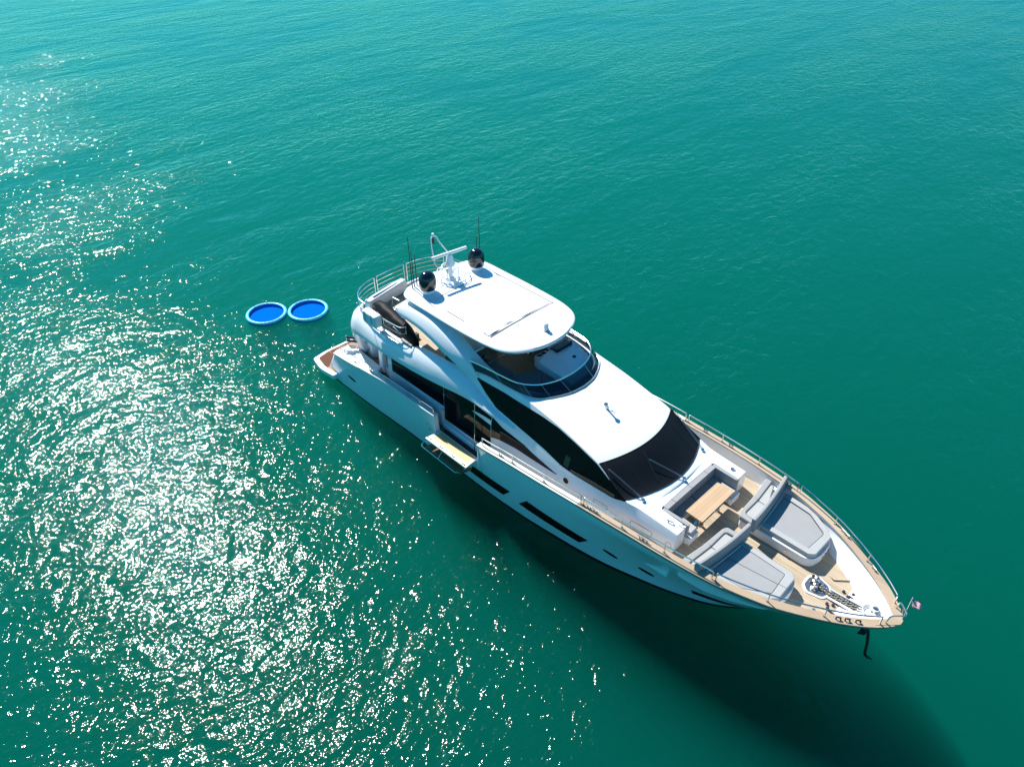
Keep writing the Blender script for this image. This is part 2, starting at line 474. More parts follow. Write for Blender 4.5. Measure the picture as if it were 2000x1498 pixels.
mb = MB()
mb.prism([(1.95, -2.6), (2.3, -2.75), (2.3, 2.75), (1.95, 2.6)], -0.25, 1.6)
put("transom", mb, 'gel', yacht, bevel=0.05)
mb = MB()
for side in (-1, 1):
    rows = []
    for s in frange(2.2, 26.2, 60):
        x, y, z = hull_pt(s, 0); d = min(1.0, max(0.01, (25.4 - s) / 9)); rows.append([(x, side * y * .999, 0.0), (x, side * y * 0.90, -0.5 * d), (x, side * y * 0.2, -1.2 * d), (x, 0, -1.3 * d)])
    mb.grid(rows, flip=(side > 0))
put("hull_bottom", mb, 'antifoul', hull)
# black boot stripe just above the water
mb = MB()
for side in (-1, 1):
    rows = []
    for s in frange(1.75, 26.0, 90):
        rows.append([(hull_pt(s, t)[0], side * (hull_pt(s, t)[1] + 0.006), hull_pt(s, t)[2] if t > 0 else -0.06) for t in (0.0, 0.009, 0.018)])
    mb.grid(rows, flip=(side > 0))
put("boot_stripe", mb, 'boot', hull)

def hull_panel(name, poly, mat='glass', n=14, off=0.012):
    """a panel lying on the hull: poly of (station, t) corners a (aft top), b (fore top), c (fore bottom), d (aft bottom)"""
    for side in (-1, 1):
        mb = MB(); a, b, c, d = poly; rows = []
        for i in range(n + 1):
            u = i / n
            tp = (a[0] + (b[0] - a[0]) * u, a[1] + (b[1] - a[1]) * u); bt = (d[0] + (c[0] - d[0]) * u, d[1] + (c[1] - d[1]) * u)
            row = []
            for k in range(5):
                w = k / 4; s, t = tp[0] + (bt[0] - tp[0]) * w, tp[1] + (bt[1] - tp[1]) * w
                e = off if (0 < i < n and 0 < k < 4) else -0.01 if off > 0 else 0
                x, y, z = hull_pt(s, t); row.append((x, side * (y + off), z))
            rows.append(row)
        mb.grid(rows, flip=(side > 0))
        put(name, mb, mat, hull)
hull_panel("hull_window", [(11.61, .433), (13.65, .419), (13.18, .226), (11.21, .226)])
hull_panel("hull_window", [(14.51, .453), (17.33, .351), (16.89, .194), (14.02, .265)])
hull_panel("hull_window", [(22.05, .235), (25.0, .17), (24.8, .115), (22.34, .15)])
def hull_oval(name, s0, t0, s1, t1, hw):
    for side in (-1, 1):
        mb = MB(); ring = []; n = 28
        for k in range(n):
            a = 2 * math.pi * k / n
            u = 0.5 + 0.5 * math.copysign(abs(math.cos(a)) ** 0.75, math.cos(a)); w = hw * math.copysign(abs(math.sin(a)) ** 0.9, math.sin(a))
            x, y, z = hull_pt(s0 + (s1 - s0) * u, t0 + (t1 - t0) * u + w); ring.append((x, side * (y + 0.012), z))
        inner = []
        x, y, z = hull_pt((s0 + s1) / 2, (t0 + t1) / 2)
        mb.v = ring + [(x, side * (y + 0.012), z)]
        mb.f = [(k, (k + 1) % n, n) for k in range(n)]
        put(name, mb, 'glass', hull)
hull_oval("porthole", 18.01, .325, 18.68, .256, .028)
hull_oval("porthole", 19.58, .262, 20.36, .205, .028)
hull_oval("exhaust_port", 3.0, .504, 3.61, .451, .038)
for s, t in ((9.0, .72), (9.08, .60), (9.16, .50), (9.72, .36)):
    x, y, z = hull_pt(s, t); mb = MB(); mb.lathe([(0.045, -0.02), (0.045, 0.02), (0.02, 0.03)], (x, -(y + 0.0), z), 10)
    put("hull_drain", mb, 'steel_dull', hull)

# decks
mb = MB()
rows = [[(s, -(itp(s, BS) - 0.2), lin(s, DECK)), (s, 0, lin(s, DECK)), (s, itp(s, BS) - 0.2, lin(s, DECK))] for s in frange(1.8, 12.9, 24)]
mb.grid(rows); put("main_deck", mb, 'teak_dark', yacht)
mb = MB()
for k in range(7):
    x0 = 12.9 + k * 0.72; z = 1.66 + (k + 1) * (2.72 - 1.66) / 7
    w0 = 2.42 - 0.03 * k; mb.box(x0, 17.95, -w0, w0, 1.55, z - 0.002 * k)
put("side_deck_steps", mb, 'gel_matt', yacht)
mb = MB()
rows = []
for s in frange(17.9, 25.75, 44):
    x, w, _ = inner_pt(s, 2.763); w += 0.01; rows.append([(x, y, 2.763) for y in (-w, -w * .5, 0, w * .5, w)])
mb.grid(rows); put("foredeck", mb, 'teak', yacht)
mb = MB(); rows = []
for s in frange(25.35, 26.16, 14):
    zz = 2.775 + max(0, s - 25.45) * 0.5; x, w, _ = inner_pt(s, zz); w = max(0.02, w + 0.02); rows.append([(x, y, zz) for y in (-w, 0, w)])
mb.grid(rows); put("bow_plate", mb, 'gel', yacht)
# bulwark trim on the port side of the foredeck: a low teak margin step
mb = MB(); mb.tube([(24.55, 0.98, 2.79), (24.15, 0.62, 2.79), (24.05, 0.66, 2.79)], 0.025); put("deck_margin", mb, 'cap', yacht)

# cap rails
def cap_path(s0, s1, side, n, out=0.045, inn=0.235, dz=0.045):
    rows = []
    for s in frange(s0, s1, n):
        x, y, z = hull_pt(s, 1); o_ = out; i_ = min(inn, y * 0.9)
        # outward normal in plan
        h = 0.02; xa, ya, _ = hull_pt(max(1.75, s - h), 1); xb, yb, _ = hull_pt(min(26.2, s + h), 1)
        t = Vector((xb - xa, yb - ya)); t.normalize(); nrm = Vector((-t.y, t.x)) if True else None
        if nrm.y < 0: nrm = -nrm
        po = (x + nrm.x * o_, y + nrm.y * o_); pi = (x - nrm.x * i_, max(0.0, y - nrm.y * i_))
        rows.append([(po[0], side * po[1], z - 0.02), (po[0], side * po[1], z + dz), (pi[0], side * pi[1], z + dz), (pi[0], side * pi[1], z - 0.02)])
    return rows
def cap(name, s0, s1, side, mat, n=40, **k):
    mb = MB(); mb.loft(cap_path(s0, s1, side, n, **k)); return put(name, mb, mat, yacht, bevel=0.008, segs=1, angle=40)
cap("cap_rail", GB, 16.95, -1, 'cream', inn=0.2)
cap("cap_rail", 16.95, 26.12, -1, 'cap', 70)
cap("cap_rail", 2.0, 16.95, 1, 'cream', 40, inn=0.2)
cap("cap_rail", 16.95, 26.12, 1, 'cap', 70)
cap("cap_rail", 2.0, 4.2, -1, 'cream', 12, inn=0.18)
cap("cap_rail", 4.2, GA, -1, 'gel_matt', 30, out=0.02, inn=0.2)
mb = MB(); mb.prism(rpoly([(25.75, -0.62), (26.24, -0.1), (26.24, 0.1), (25.75, 0.62), (25.95, 0.1), (25.95, -0.1)], 0.05), 3.44, 3.475); put("bow_cap", mb, 'cap', yacht)
# black rub line under the cap rail
for side in (-1, 1):
    mb = MB()
    mb.tube([(hull_pt(s, 1)[0], side * (hull_pt(s, 1)[1] + 0.035), hull_pt(s, 1)[2] - 0.03) for s in frange(GB + 0.05, 26.15, 90)], 0.014, 6)
    put("rub_rail", mb, 'boot', yacht)

# starboard bulwark gate frame and folding balcony
for x in (GA - 0.02, GB + 0.02):
    mb = MB(); y = itp(x, BS); mb.box(x - 0.03, x + 0.03, -y - 0.005, -y + 0.2, 1.7, itp(x, ZS) - 0.02)
    put("gate_post", mb, 'gel', yacht, bevel=0.01)
mb = MB(); mb.prism(rpoly([(9.6, -3.68), (11.98, -3.64), (11.9, -2.98), (9.72, -2.98)], 0.03), 1.76, 1.835)
bal = put("folding_balcony", mb, 'cream', yacht, bevel=0.01)
mb = MB(); mb.prism([(9.78, -3.47), (11.83, -3.45), (11.80, -3.02), (9.83, -3.02)], 1.83, 1.842); put("balcony_planking", mb, 'plat', bal)
for x in (9.68, 9.83, 10.42, 10.52, 11.12, 11.22, 11.74, 11.84):
    mb = MB(); mb.lathe([(0.032, 0), (0.032, 0.008)], (x, -3.575, 1.836), 12); put("deck_socket", mb, 'boot', bal)
mb = MB()
mb.tube(round_path([(9.7, -3.35, 1.35), (9.25, -3.42, 1.28), (9.3, -3.72, 1.25), (11.5, -3.72, 1.25), (11.62, -3.4, 1.32), (11.75, -3.2, 1.5)], 0.15), 0.028)
mb.tube([(10.4, -3.3, 1.74), (10.4, -3.72, 1.25)], 0.015)
put("balcony_rail", mb, 'steel', bal)
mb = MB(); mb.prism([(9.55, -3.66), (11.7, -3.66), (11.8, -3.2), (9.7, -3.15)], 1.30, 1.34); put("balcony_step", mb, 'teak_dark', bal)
mb = MB(); mb.prism([(9.68, -2.97), (11.95, -2.97), (11.95, -2.7), (9.68, -2.7)], 1.66, 1.70); put("gate_threshold", mb, 'blackmat', yacht)

# swim platform
mb = MB(); mb.prism(rpoly([(2.0, -3.2), (1.05, -3.32), (0.12, -3.12), (0.0, -2.4), (0.0, 2.4), (0.12, 3.12), (1.05, 3.32), (2.0, 3.2)], [0.05, 0.3, 0.12, 0.2, 0.2, 0.12, 0.3, 0.05]), 0.22, 0.46)
plat = put("swim_platform", mb, 'gel', yacht, bevel=0.04, segs=3)
mb = MB(); mb.prism(rpoly([(1.9, -2.98), (1.05, -3.06), (0.3, -2.92), (0.16, -2.3), (0.16, 2.3), (0.3, 2.92), (1.05, 3.06), (1.9, 2.98)], 0.12), 0.455, 0.468); put("platform_planking", mb, 'teak_wet', plat)
mb = MB(); mb.tube([(0.5, -3.14, 0.475), (1.75, -3.18, 0.475)], 0.012); put("platform_seam", mb, 'boot', plat)

# ------------------------------------------------------------------ deckhouse
us = frange(5.7, 20.1, 90); VN = 12
rings = []
for u in us:
    ring = []
    zb, wb, wB = itp(u, ZB), WBv(u), itp(u, WBASE)
    half = [(u, wB, 1.6), (u, wb + (wB - wb) * 0.4, 1.6 + (zb - 1.6) * 0.6), (u, wb, zb)]
    ze, we = itp(u, ZE), itp(u, WE)
    for k in (0.33, 0.66): half.append((u, wb + (we - wb) * k, zb + (ze - zb) * k))
    top = [dh_top(u, v) for v in (0.995, 0.97, 0.9, 0.75, 0.55, 0.35, 0.15)]
    half.append((u, we, ze - 0.02))
    half += [(x, y, z + 0.0) for x, y, z in top]
    ring = [(x, -y, z) for x, y, z in half] + [dh_top(u, 0)] + half[::-1]
    rings.append(ring)
mb = MB(); mb.loft(rings)
house = put("deckhouse", mb, 'gel', yacht, angle=38)
house['label'] = "white sweeping deckhouse and coachroof with a sunken flybridge"
# hollows: flybridge cockpit and foredeck seating well
def cutter(poly, z0, z1):
    mb = MB(); mb.prism(poly, z0, z1)
    me = bpy.data.meshes.new("cut"); me.from_pydata(mb.v, [], mb.f)
    bm = bmesh.new(); bm.from_mesh(me); bmesh.ops.recalc_face_normals(bm, faces=bm.faces); bm.to_mesh(me); bm.free()
    o = bpy.data.objects.new("cut", me); COL.objects.link(o); return o
wellR = [(9.2, -1.88), (11.2, -1.9), (12.6, -1.78), (13.3, -1.55), (13.75, -1.2), (14.05, -0.65), (14.13, 0)]
well_poly = smooth2(wellR, 4); well_poly = well_poly + mir(well_poly[:-1])
cuts = [cutter(well_poly, 4.42, 7.0), cutter([(9.0, -2.1), (9.0, 2.1), (9.25, 2.1), (9.25, -2.1)], 4.41, 7.0),
        cutter(rpoly([(19.1, -1.5), (21.5, -1.5), (21.5, 1.5), (19.1, 1.5)], 0.12), 2.74, 6.0)]
for c in cuts:
    m_ = house.modifiers.new("cut", 'BOOLEAN'); m_.operation = 'DIFFERENCE'; m_.solver = 'EXACT'; m_.object = c
dg = bpy.context.evaluated_depsgraph_get()
nm = bpy.data.meshes.new_from_object(house.evaluated_get(dg))
house.modifiers.clear(); house.data = nm
for c in cuts: bpy.data.objects.remove(c)
house.data.polygons.foreach_set("use_smooth", [True] * len(house.data.polygons)); house.data.set_sharp_from_angle(angle=R(38))

def side_band(name, xs, lo, hi, mat, sides=(-1, 1), off=0.012, nz=5, parent=None):
    out = []
    for side in sides:
        mb = MB(); rows = []
        for x in xs:
            a, b = lin(x, lo), lin(x, hi)
            row = []
            for k in range(nz):
                z = a + (b - a) * k / (nz - 1); row.append((x, side * (dh_side(x, z) + off), z))
            rows.append([(x, side * (dh_side(x, a) - 0.02), a)] + row + [(x, side * (dh_side(x, b) - 0.02), b)])
        mb.grid(rows, flip=(side > 0))
        out.append(put(name, mb, mat, parent or house, angle=30))
    return out
UPLO = [(11.12, 4.80), (11.6, 4.44), (12.25, 4.10), (12.45, 4.08), (13.06, 4.00), (13.86, 3.90), (14.69, 3.79), (15.56, 3.60), (16.1, 3.565), (16.87, 3.55), (17.73, 3.53), (18.16, 3.66)]
UPHI = [(11.12, 4.84), (11.6, 4.83), (12.8, 4.81), (14.3, 4.80), (15.0, 4.745), (15.84, 4.57), (16.8, 4.325), (17.5, 3.985), (18.16, 3.675)]
side_band("upper_side_window", frange(11.12, 18.16, 60), UPLO, UPHI, 'glass')
side_band("saloon_window", frange(6.0, 9.40, 16), [(6.0, 2.55), (9.4, 2.62)], [(6.0, 3.95), (9.4, 3.95)], 'glass')
side_band("saloon_door", frange(9.44, 12.12, 16), [(9.44, 1.98), (12.12, 2.02)], [(9.44, 3.95), (11.4, 3.72), (12.12, 3.66)], 'glass')
side_band("forward_saloon_window", frange(12.15, 15.44, 30), [(12.15, 2.76), (12.61, 2.92), (13.47, 3.06), (15.44, 3.14)], [(12.15, 3.68), (12.7, 3.54), (13.85, 3.47), (15.44, 3.155)], 'glass')
mb = MB(); mb.tube([(9.42, -2.475, 1.98), (9.42, -2.43, 3.95)], 0.022); put("door_post", mb, 'steel', house)
mb = MB(); mb.tube([(11.45, -2.72, 1.72), (11.45, -2.62, 4.0)], 0.016); put("boarding_pole", mb, 'steel', house)
M['dash'] = simple("brown_dash_leather", (0.045, 0.032, 0.02), 0.5)
M['dash2'] = simple("smoked_side_pane", (0.012, 0.022, 0.016), 0.2)
side_band("dashboard_ledge", frange(15.95, 17.75, 14), [(15.95, 3.59), (16.87, 3.575), (17.75, 3.56)], [(15.95, 3.66), (16.87, 3.70), (17.75, 3.66)], 'dash', sides=(-1,), off=0.018)
side_band("side_pane", frange(15.62, 15.84, 3), [(15.62, 3.68), (15.84, 3.66)], [(15.62, 4.05), (15.84, 4.02)], 'dash2', sides=(-1,), off=0.018)
# windscreen in a black mesh cover
mb = MB(); rows = []
for u in frange(16.83, 18.12, 14):
    row = []
    for v in frange(-0.992, 0.992, 33):
        x, y, z = dh_top(u, v); row.append((x + 0.006, y, z + 0.014))
    rows.append(row)
mb.grid(rows)
wind = put("windscreen", mb, 'mesh', house, angle=60); wind['label'] = "curved windscreen under a black mesh cover"
mb = MB()
for v in (-0.62, 0.66):
    mb.tube([Vector(dh_top(u, v)) + Vector((0.008, 0, 0.018)) for u in frange(16.86, 18.08, 8)], 0.009, 6)
mb.tube([Vector(dh_top(18.10, v)) + Vector((0.008, 0, 0.018)) for v in frange(-0.96, 0.96, 30)], 0.014, 6)
mb.tube([Vector(dh_top(16.84, v)) + Vector((0.008, 0, 0.018)) for v in frange(-0.98, 0.98, 30)], 0.010, 6)
put("cover_seam", mb, 'blackmat', wind)
for v, tip_u, tip_v in ((-0.80, 17.1, -0.95), (0.02, 17.25, -0.3), (0.80, 16.95, 0.97)):
    a = Vector(dh_top(18.3, v)) + Vector((0.02, 0, 0.05)); b = Vector(dh_top(tip_u, tip_v)) + Vector((0.05, 0, 0.10))
    mb = MB(); side = Vector((0.02, 0.035, 0))
    mb.tube([a, b], 0.011, 6); mb.tube([a + side * 1.2, b + side], 0.009, 6)
    wp = put("windscreen_wiper", mb, 'steel_dull', house)
    mb = MB(); mb.lathe([(0.07, -0.06), (0.07, 0.0), (0.045, 0.03)], a, 12); put("wiper_base", mb, 'steel', wp)
    mb = MB(); mb.tube([Vector(dh_top(tip_u + du, max(-.99, min(.99, tip_v - du * .12)))) + Vector((0.02, 0, 0.05)) for du in (-.25, 0, .3, .6)], 0.014, 6); put("wiper_blade", mb, 'blackmat', wp)
# round port, panel lines and vents on the white side
x, z = 15.86, 3.14
def dh_disc(name, x, z, r, mat, off=0.012, n=20, sx=1.0):
    mb = MB(); ring = []
    for k in range(n):
        a = 2 * math.pi * k / n; xx, zz = x + r * sx * math.cos(a), z + r * math.sin(a); ring.append((xx, -(dh_side(xx, zz) + off), zz))
    mb.v = ring + [(x, -(dh_side(x, z) + off), z)]; mb.f = [(k, (k + 1) % n, n) for k in range(n)]
    return put(name, mb, mat, house)
p_ = dh_disc("round_port", x, z, 0.15, 'steel', 0.008)
mb = MB(); dh_disc("port_glass", x, z, 0.115, 'glass', 0.016)
for pts in ([(16.45, 2.75), (16.30, 3.54)], [(15.5, 3.6), (15.44, 3.2)], [(11.3, 4.72), (11.15, 5.0)]):
    mb = MB(); mb.tube([(xx, -(dh_side(xx, zz) + 0.002), zz) for xx, zz in pts], 0.006, 5)
    put("panel_joint", mb, 'seam', house)
def side_box(x0, x1, z0, z1):
    pts = rpoly([(x0, z0), (x1, z0), (x1, z1), (x0, z1)], 0.05, 3); pts.append(pts[0])
    return [(a, -(dh_side(a, b) + 0.003), b) for a, b in pts]
for q in ((17.05, 17.6, 2.93, 3.1), (18.5, 19.3, 2.85, 3.1)):
    mb = MB(); mb.tube(side_box(*q), 0.006, 5); put("locker_outline", mb, 'seam', house)
# forward corners of the seating well: speaker and latch
mb = MB(); mb.lathe([(0.085, 0), (0.085, 0.02), (0.05, 0.012)], (19.75, 1.72, 3.575), 18); sp = put("coaming_speaker", mb, 'steel_dull', house)
mb = MB()
ring = [(19.93 + 0.11 * math.cos(a), -(2.118), 3.0 + 0.11 * math.sin(a)) for a in [2 * math.pi * k / 20 for k in range(20)]]
mb.tube([(p[0], -(dh_side(p[0], p[2]) + 0.004), p[2]) for p in ring], 0.012, 6, closed=True); put("coaming_speaker", mb, 'steel_dull', house)
mb = MB(); mb.tube([(19.55, -1.72, 3.6), (19.55, -1.78, 3.66), (19.75, -1.74, 3.66), (19.75, -1.7, 3.6)], 0.02); put("grab_latch", mb, 'steel_dull', house)
# search light and horn on the coachroof
mb = MB(); mb.lathe([(0.10, 0.0), (0.10, 0.03), (0.05, 0.06), (0.045, 0.16)], (15.62, -0.16, 4.79), 14); sl = put("searchlight", mb, 'steel', house)
mb = MB(); mb.tube([(15.55, -0.16, 5.0), (15.72, -0.20, 5.0), (15.95, -0.24, 4.99), (16.02, -0.25, 4.99)], [0.05, 0.03, 0.04, 0.09], 12); put("horn", mb, 'steel', sl)
mb = MB(); mb.tube([(15.52, -0.1, 4.97), (15.52, -0.1, 5.02)], [0.07, 0.07], 10); put("lamp_head", mb, 'blackmat', sl)

# ------------------------------------------------------------------ flybridge deck, side wings, arch and hardtop
mb = MB()
fd = rpoly([(10.2, -2.3), (5.5, -2.68), (4.2, -2.62), (3.45, -2.1), (3.2, -1.2), (3.15, 0), (3.2, 1.2), (3.45, 2.1), (4.2, 2.62), (5.5, 2.68), (10.2, 2.3)], 0.4)
mb.prism(fd, 4.02, 4.395)
fly = put("flybridge_deck", mb, 'gel', yacht, bevel=0.02)
mb = MB(); mb.prism(rpoly([(9.15, -1.85), (5.5, -2.2), (4.3, -2.15), (3.62, -1.7), (3.42, -0.9), (3.42, 0.9), (3.62, 1.7), (4.3, 2.15), (5.5, 2.2), (9.15, 1.85)], 0.3), 4.39, 4.404)
put("flybridge_planking", mb, 'teak', fly)
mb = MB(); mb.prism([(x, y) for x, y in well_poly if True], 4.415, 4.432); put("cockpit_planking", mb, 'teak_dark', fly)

# the moulded wing that runs along each side and round the stern of the flybridge
def wing_sections():
    # x along the side, then: lower edge (y,z), bulge (y,z), crease (y,z), inner top (y,z), inner bottom (y,z)
    S = []
    for x in frange(13.3, 4.3, 40):
        yl = lin(x, [(4.3, 2.86), (6, 2.96), (8, 2.92), (9, 2.85), (10, 2.73), (11, 2.61), (12, 2.50), (13.3, 2.36)])
        zl = itp(x, [(4.3, 3.66), (5.3, 3.76), (6.9, 3.82), (8, 3.88), (9, 3.92), (9.8, 3.95), (10.7, 4.0), (11.7, 3.95), (13.3, 3.82)])
        zu = itp(x, [(4.3, 4.50), (5.5, 4.50), (6.5, 4.60), (7.5, 4.72), (9.0, 4.80), (10.2, 4.76), (11, 4.52), (12, 4.10), (13.3, 3.86)])
        yu = lin(x, [(4.3, 2.56), (6, 2.62), (8, 2.58), (9.5, 2.46), (10.5, 2.36), (11.3, 2.28), (12.2, 2.24), (13.3, 2.24)])
        yi = lin(x, [(4.3, 2.40), (6, 2.44), (8, 2.40), (9.5, 2.30), (10.5, 2.15), (11.3, 2.12), (12.2, 2.1), (13.3, 2.15)])
        zi = itp(x, [(4.3, 4.50), (5.5, 4.50), (7.5, 4.70), (9.0, 4.84), (10.2, 4.86), (11, 4.58), (12, 4.14), (13.3, 3.88)])
        S.append((x, yl, zl, yu, zu, yi, zi))
    return S
for side in (-1, 1):
    mb = MB(); rings = []
    S = wing_sections()
    for x, yl, zl, yu, zu, yi, zi in S:
        h = zu - zl
        sec = [(yl - 0.10, zl - 0.03), (yl, zl + 0.02), (yl + 0.01, zl + 0.10 * h), ((yl * .86 + yu * .14) + 0.02, zl + 0.3 * h), ((yl * .60 + yu * .40) + 0.04, zl + 0.55 * h), ((yl * .28 + yu * .72) + 0.04, zl + 0.82 * h), (yu + 0.015, zu - 0.05 * h), (yu - 0.03, zu), (yi, zi), (yi - 0.02, zi - 0.03), (yi - 0.04, min(4.3, zl + .2)), (yl - 0.35, zl + 0.02)]
        rings.append([(x, side * a, b) for a, b in sec])
    # sweep round the quarter to the centreline
    x, yl, zl, yu, zu, yi, zi = S[-1]
    base = [(a, b) for (_, a, b) in [(r[0], side * r[1], r[2]) for r in rings[-1]]]
    cx = 4.3
    for k in range(1, 13):
        a = k / 12 * math.pi / 2
        ring = []
        for (yy, zz) in base:
            # superelliptic corner: centre at y = 1.75, radius shrinks for the inner points
            ry = yy - 1.5; rx = 1.22 - (2.86 - yy) * 0.9
            ex = 0.72
            ring.append((cx - rx * math.sin(a) ** ex, side * (1.5 + ry * math.cos(a) ** ex), zz + 0.0))
        rings.append(ring)
    last = rings[-1]
    rings.append([(vx - 0.06, 0.0, vz) for vx, vy, vz in last])
    mb.loft(rings, caps=False)
    mb.f.append(tuple(range(len(rings[0]))))
    w_ = put("flybridge_wing", mb, 'gel', yacht, angle=42)

VENT_T = [(9.70, 5.25), (10.22, 5.05), (9.63, 5.04)]
# hardtop arch legs: broad blades that sweep forward and down into the coaming
AU = [(6.45, 5.86, 2.20), (6.75, 6.02, 2.18), (7.3, 6.14, 2.16), (8.2, 6.16, 2.14), (9.0, 6.04, 2.15), (9.8, 5.80, 2.17), (10.5, 5.48, 2.18), (11.1, 5.05, 2.06), (11.7, 4.80, 1.95), (12.4, 4.50, 1.85)]
AL = [(6.45, 5.72, 2.28), (6.80, 5.62, 2.33), (7.4, 5.64, 2.37), (8.2, 5.62, 2.40), (9.0, 5.44, 2.42), (9.8, 5.17, 2.41), (10.5, 4.90, 2.32), (11.1, 4.66, 2.17), (11.7, 4.44, 2.02), (12.4, 4.2, 1.9)]
for side in (-1, 1):
    mb = MB(); rings = []
    up = smooth_path([(a, b, c) for a, b, c in AU], 5); lo = smooth_path([(a, b, c) for a, b, c in AL], 5)
    for i, (u, l) in enumerate(zip(up, lo)):
        zu, yu, zl, yl = u.y, u.z, l.y, l.z
        zm, ym = zl + 0.42 * (zu - zl), yl + 0.02
        sec = [(l.x, yl - 0.06, zl - 0.03), (l.x, yl, zl), ((u.x + l.x) / 2, ym, zl + 0.22 * (zu - zl)), ((u.x + l.x) / 2, ym - 0.03, zm), (u.x, yu + 0.10, zu - 0.09), (u.x, yu, zu), (u.x, yu - 0.45, zu + 0.06), (u.x, yu - 0.5, zu + 0.0), (l.x, yl - 0.75, zl - 0.05)]
        rings.append([(a, side * b, c) for a, b, c in sec])
    mb.loft(rings)
    put("hardtop_arch", mb, 'gel', yacht, angle=45)
# small black triangular vent on the starboard coaming
def leg_y(x, z):
    zu, yu = lin(x, [(a, b) for a, b, c in AU]), lin(x, [(a, c) for a, b, c in AU]); zl, yl = lin(x, [(a, b) for a, b, c in AL]), lin(x, [(a, c) for a, b, c in AL])
    zm, ym = zl + .42 * (zu - zl), yl - .01
    return ym + (yu + .10 - ym) * (z - zm) / (zu - .09 - zm) if z > zm else ym
mb = MB(); T = VENT_T
mb.v = [(x, -(leg_y(x, z) + 0.03), z) for x, z in T] + [(x, -(leg_y(x, z) - 0.05), z) for x, z in T]; mb.f = [(0, 1, 2), (5, 4, 3), (0, 3, 4, 1), (1, 4, 5, 2), (2, 5, 3, 0)]
put("coaming_vent", mb, 'blackmat', yacht)

# hardtop: crowned shell with rounded edge
HT = [(6.36, -1.25), (6.5, -1.72), (6.95, -2.07), (8.4, -2.10), (9.6, -2.10), (10.8, -2.06), (11.55, -1.99), (12.1, -1.84), (12.5, -1.55), (12.8, -1.08), (12.98, -0.5), (13.02, 0)]
hp = smooth2(HT, 5); hp = [(6.34, -0.6), (6.33, 0.0)][:1] + hp
outline = hp + mir(hp[:-1]) + [(6.33, 0.0)]
cxh, cyh = 9.6, 0.0
def ht_z(x, y): return 6.44 + 0.10 * (1 - (y / 2.1) ** 2) * (1 - ((x - 9.7) / 4.5) ** 2) - 0.03 * max(0, (x - 11.5))
mb = MB(); rings = []
for f, dz in ((0.90, -0.17), (0.985, -0.15), (1.0, -0.10), (1.0, -0.05), (0.985, -0.01), (0.95, 0.0), (0.8, 0.0), (0.6, 0.0), (0.4, 0.0), (0.2, 0.0), (0.02, 0.0)):
    ring = []
    for x, y in outline:
        # shrink towards the spine so the edge keeps an even width
        xx, yy = cxh + (x - cxh) * (1 - (1 - f) * (0.62 if f > 0.89 else 1)), y * (1 - (1 - f) * 1.3) if f > 0.89 else y * f * (0.87 / 0.9)
        if f <= 0.89: xx = cxh + (x - cxh) * f
        ring.append((xx, yy, ht_z(xx, yy) + dz))
    rings.append(ring)
mb.loft(rings)
hard = put("hardtop", mb, 'gel', yacht, angle=40); hard['label'] = "white hardtop with a folding canvas sunroof"
# fabric sunroof, its frame and the open slot at the front
def on_top(pts, dz=0.004): return [(x, y, ht_z(x, y) + dz) for x, y in pts]
mb = MB(); rows = []
NX, NY = 40, 24
for i in range(NX + 1):
    x = 8.45 + (11.22 - 8.45) * i / NX; row = []
    for j in range(NY + 1):
        y = -1.60 + 3.2 * j / NY
        e = max(0.0, (x - 10.55) / 0.67); wob = 0.03 * e * min(1.0, max(0.0, (1.3 - y) / 1.6)) * (math.sin(24 * x + 2.2 * math.sin(3 * y)) + 0.5 * math.sin(41 * x + 5 * y))
        edge = 0.0 if 0 < j < NY and i > 0 else -0.015
        row.append((x, y, ht_z(x, y) + 0.018 + wob + edge))
    rows.append(row)
mb.grid(rows); put("sunroof", mb, 'canvas', hard, angle=60)
mb = MB(); mb.grid([[(11.27 + k * (0.085 - 0.02 * (y + 1.6)), y, ht_z(11.3, y) + 0.006) for y in frange(-1.63, 1.63, 10)] for k in (0, 1)])
put("sunroof_slot", mb, 'blackmat', hard)
for y, x0, x1 in ((-1.635, 10.95, 11.25), (-1.635, 8.9, 9.9), (1.635, 8.0, 11.3)):
    mb = MB(); mb.tube(on_top([(x, y) for x in frange(x0, x1, 12)], 0.008), 0.014, 5); put("sunroof_track", mb, 'blackmat', hard)
mb = MB(); mb.tube(on_top([(7.95, y) for y in frange(-1.1, 0.2, 8)], 0.004), 0.012, 5); put("panel_joint", mb, 'seam', hard)
mb = MB(); mb.lathe([(0.10, 0), (0.11, 0.03), (0.10, 0.06), (0.085, 0.10), (0.085, 0.24), (0.07, 0.30), (0.02, 0.33)], (12.38, 0.11, ht_z(12.38, 0.11)), 16)
nl = put("navigation_light", mb, 'gel', hard)
mb = MB(); mb.lathe([(0.092, 0.11), (0.092, 0.23)], (12.38, 0.11, ht_z(12.38, 0.11)), 16); put("light_lens", mb, 'lens', nl)
mb = MB(); mb.lathe([(0.118, 0.0), (0.118, 0.055)], (12.38, 0.11, ht_z(12.38, 0.11)), 16); put("lamp_ring", mb, 'steel_dull', nl)

# satellite domes
for y, x in ((1.33, 7.28), (-1.27, 7.36)):
    z = ht_z(x, y)
    mb = MB(); mb.lathe([(0.24, -0.02), (0.27, 0.05), (0.30, 0.16), (0.30, 0.20)], (x, y, z), 28)
    b = put("dome_base", mb, 'gel', None)
    mb = MB(); mb.lathe([(0.315, 0.19), (0.335, 0.24), (0.34, 0.45), (0.338, 0.58), (0.32, 0.68), (0.28, 0.775), (0.21, 0.85), (0.12, 0.895), (0.001, 0.91)], (x, y, z), 32)
    d = put("satellite_dome", mb, 'black', yacht, angle=60)
    b.parent = d
    mb = MB(); mb.lathe([(0.03, 0.1), (0.03, 0.42)], (x - 0.38, y - 0.1, z), 8); put("gps_antenna", mb, 'blackmat', d)

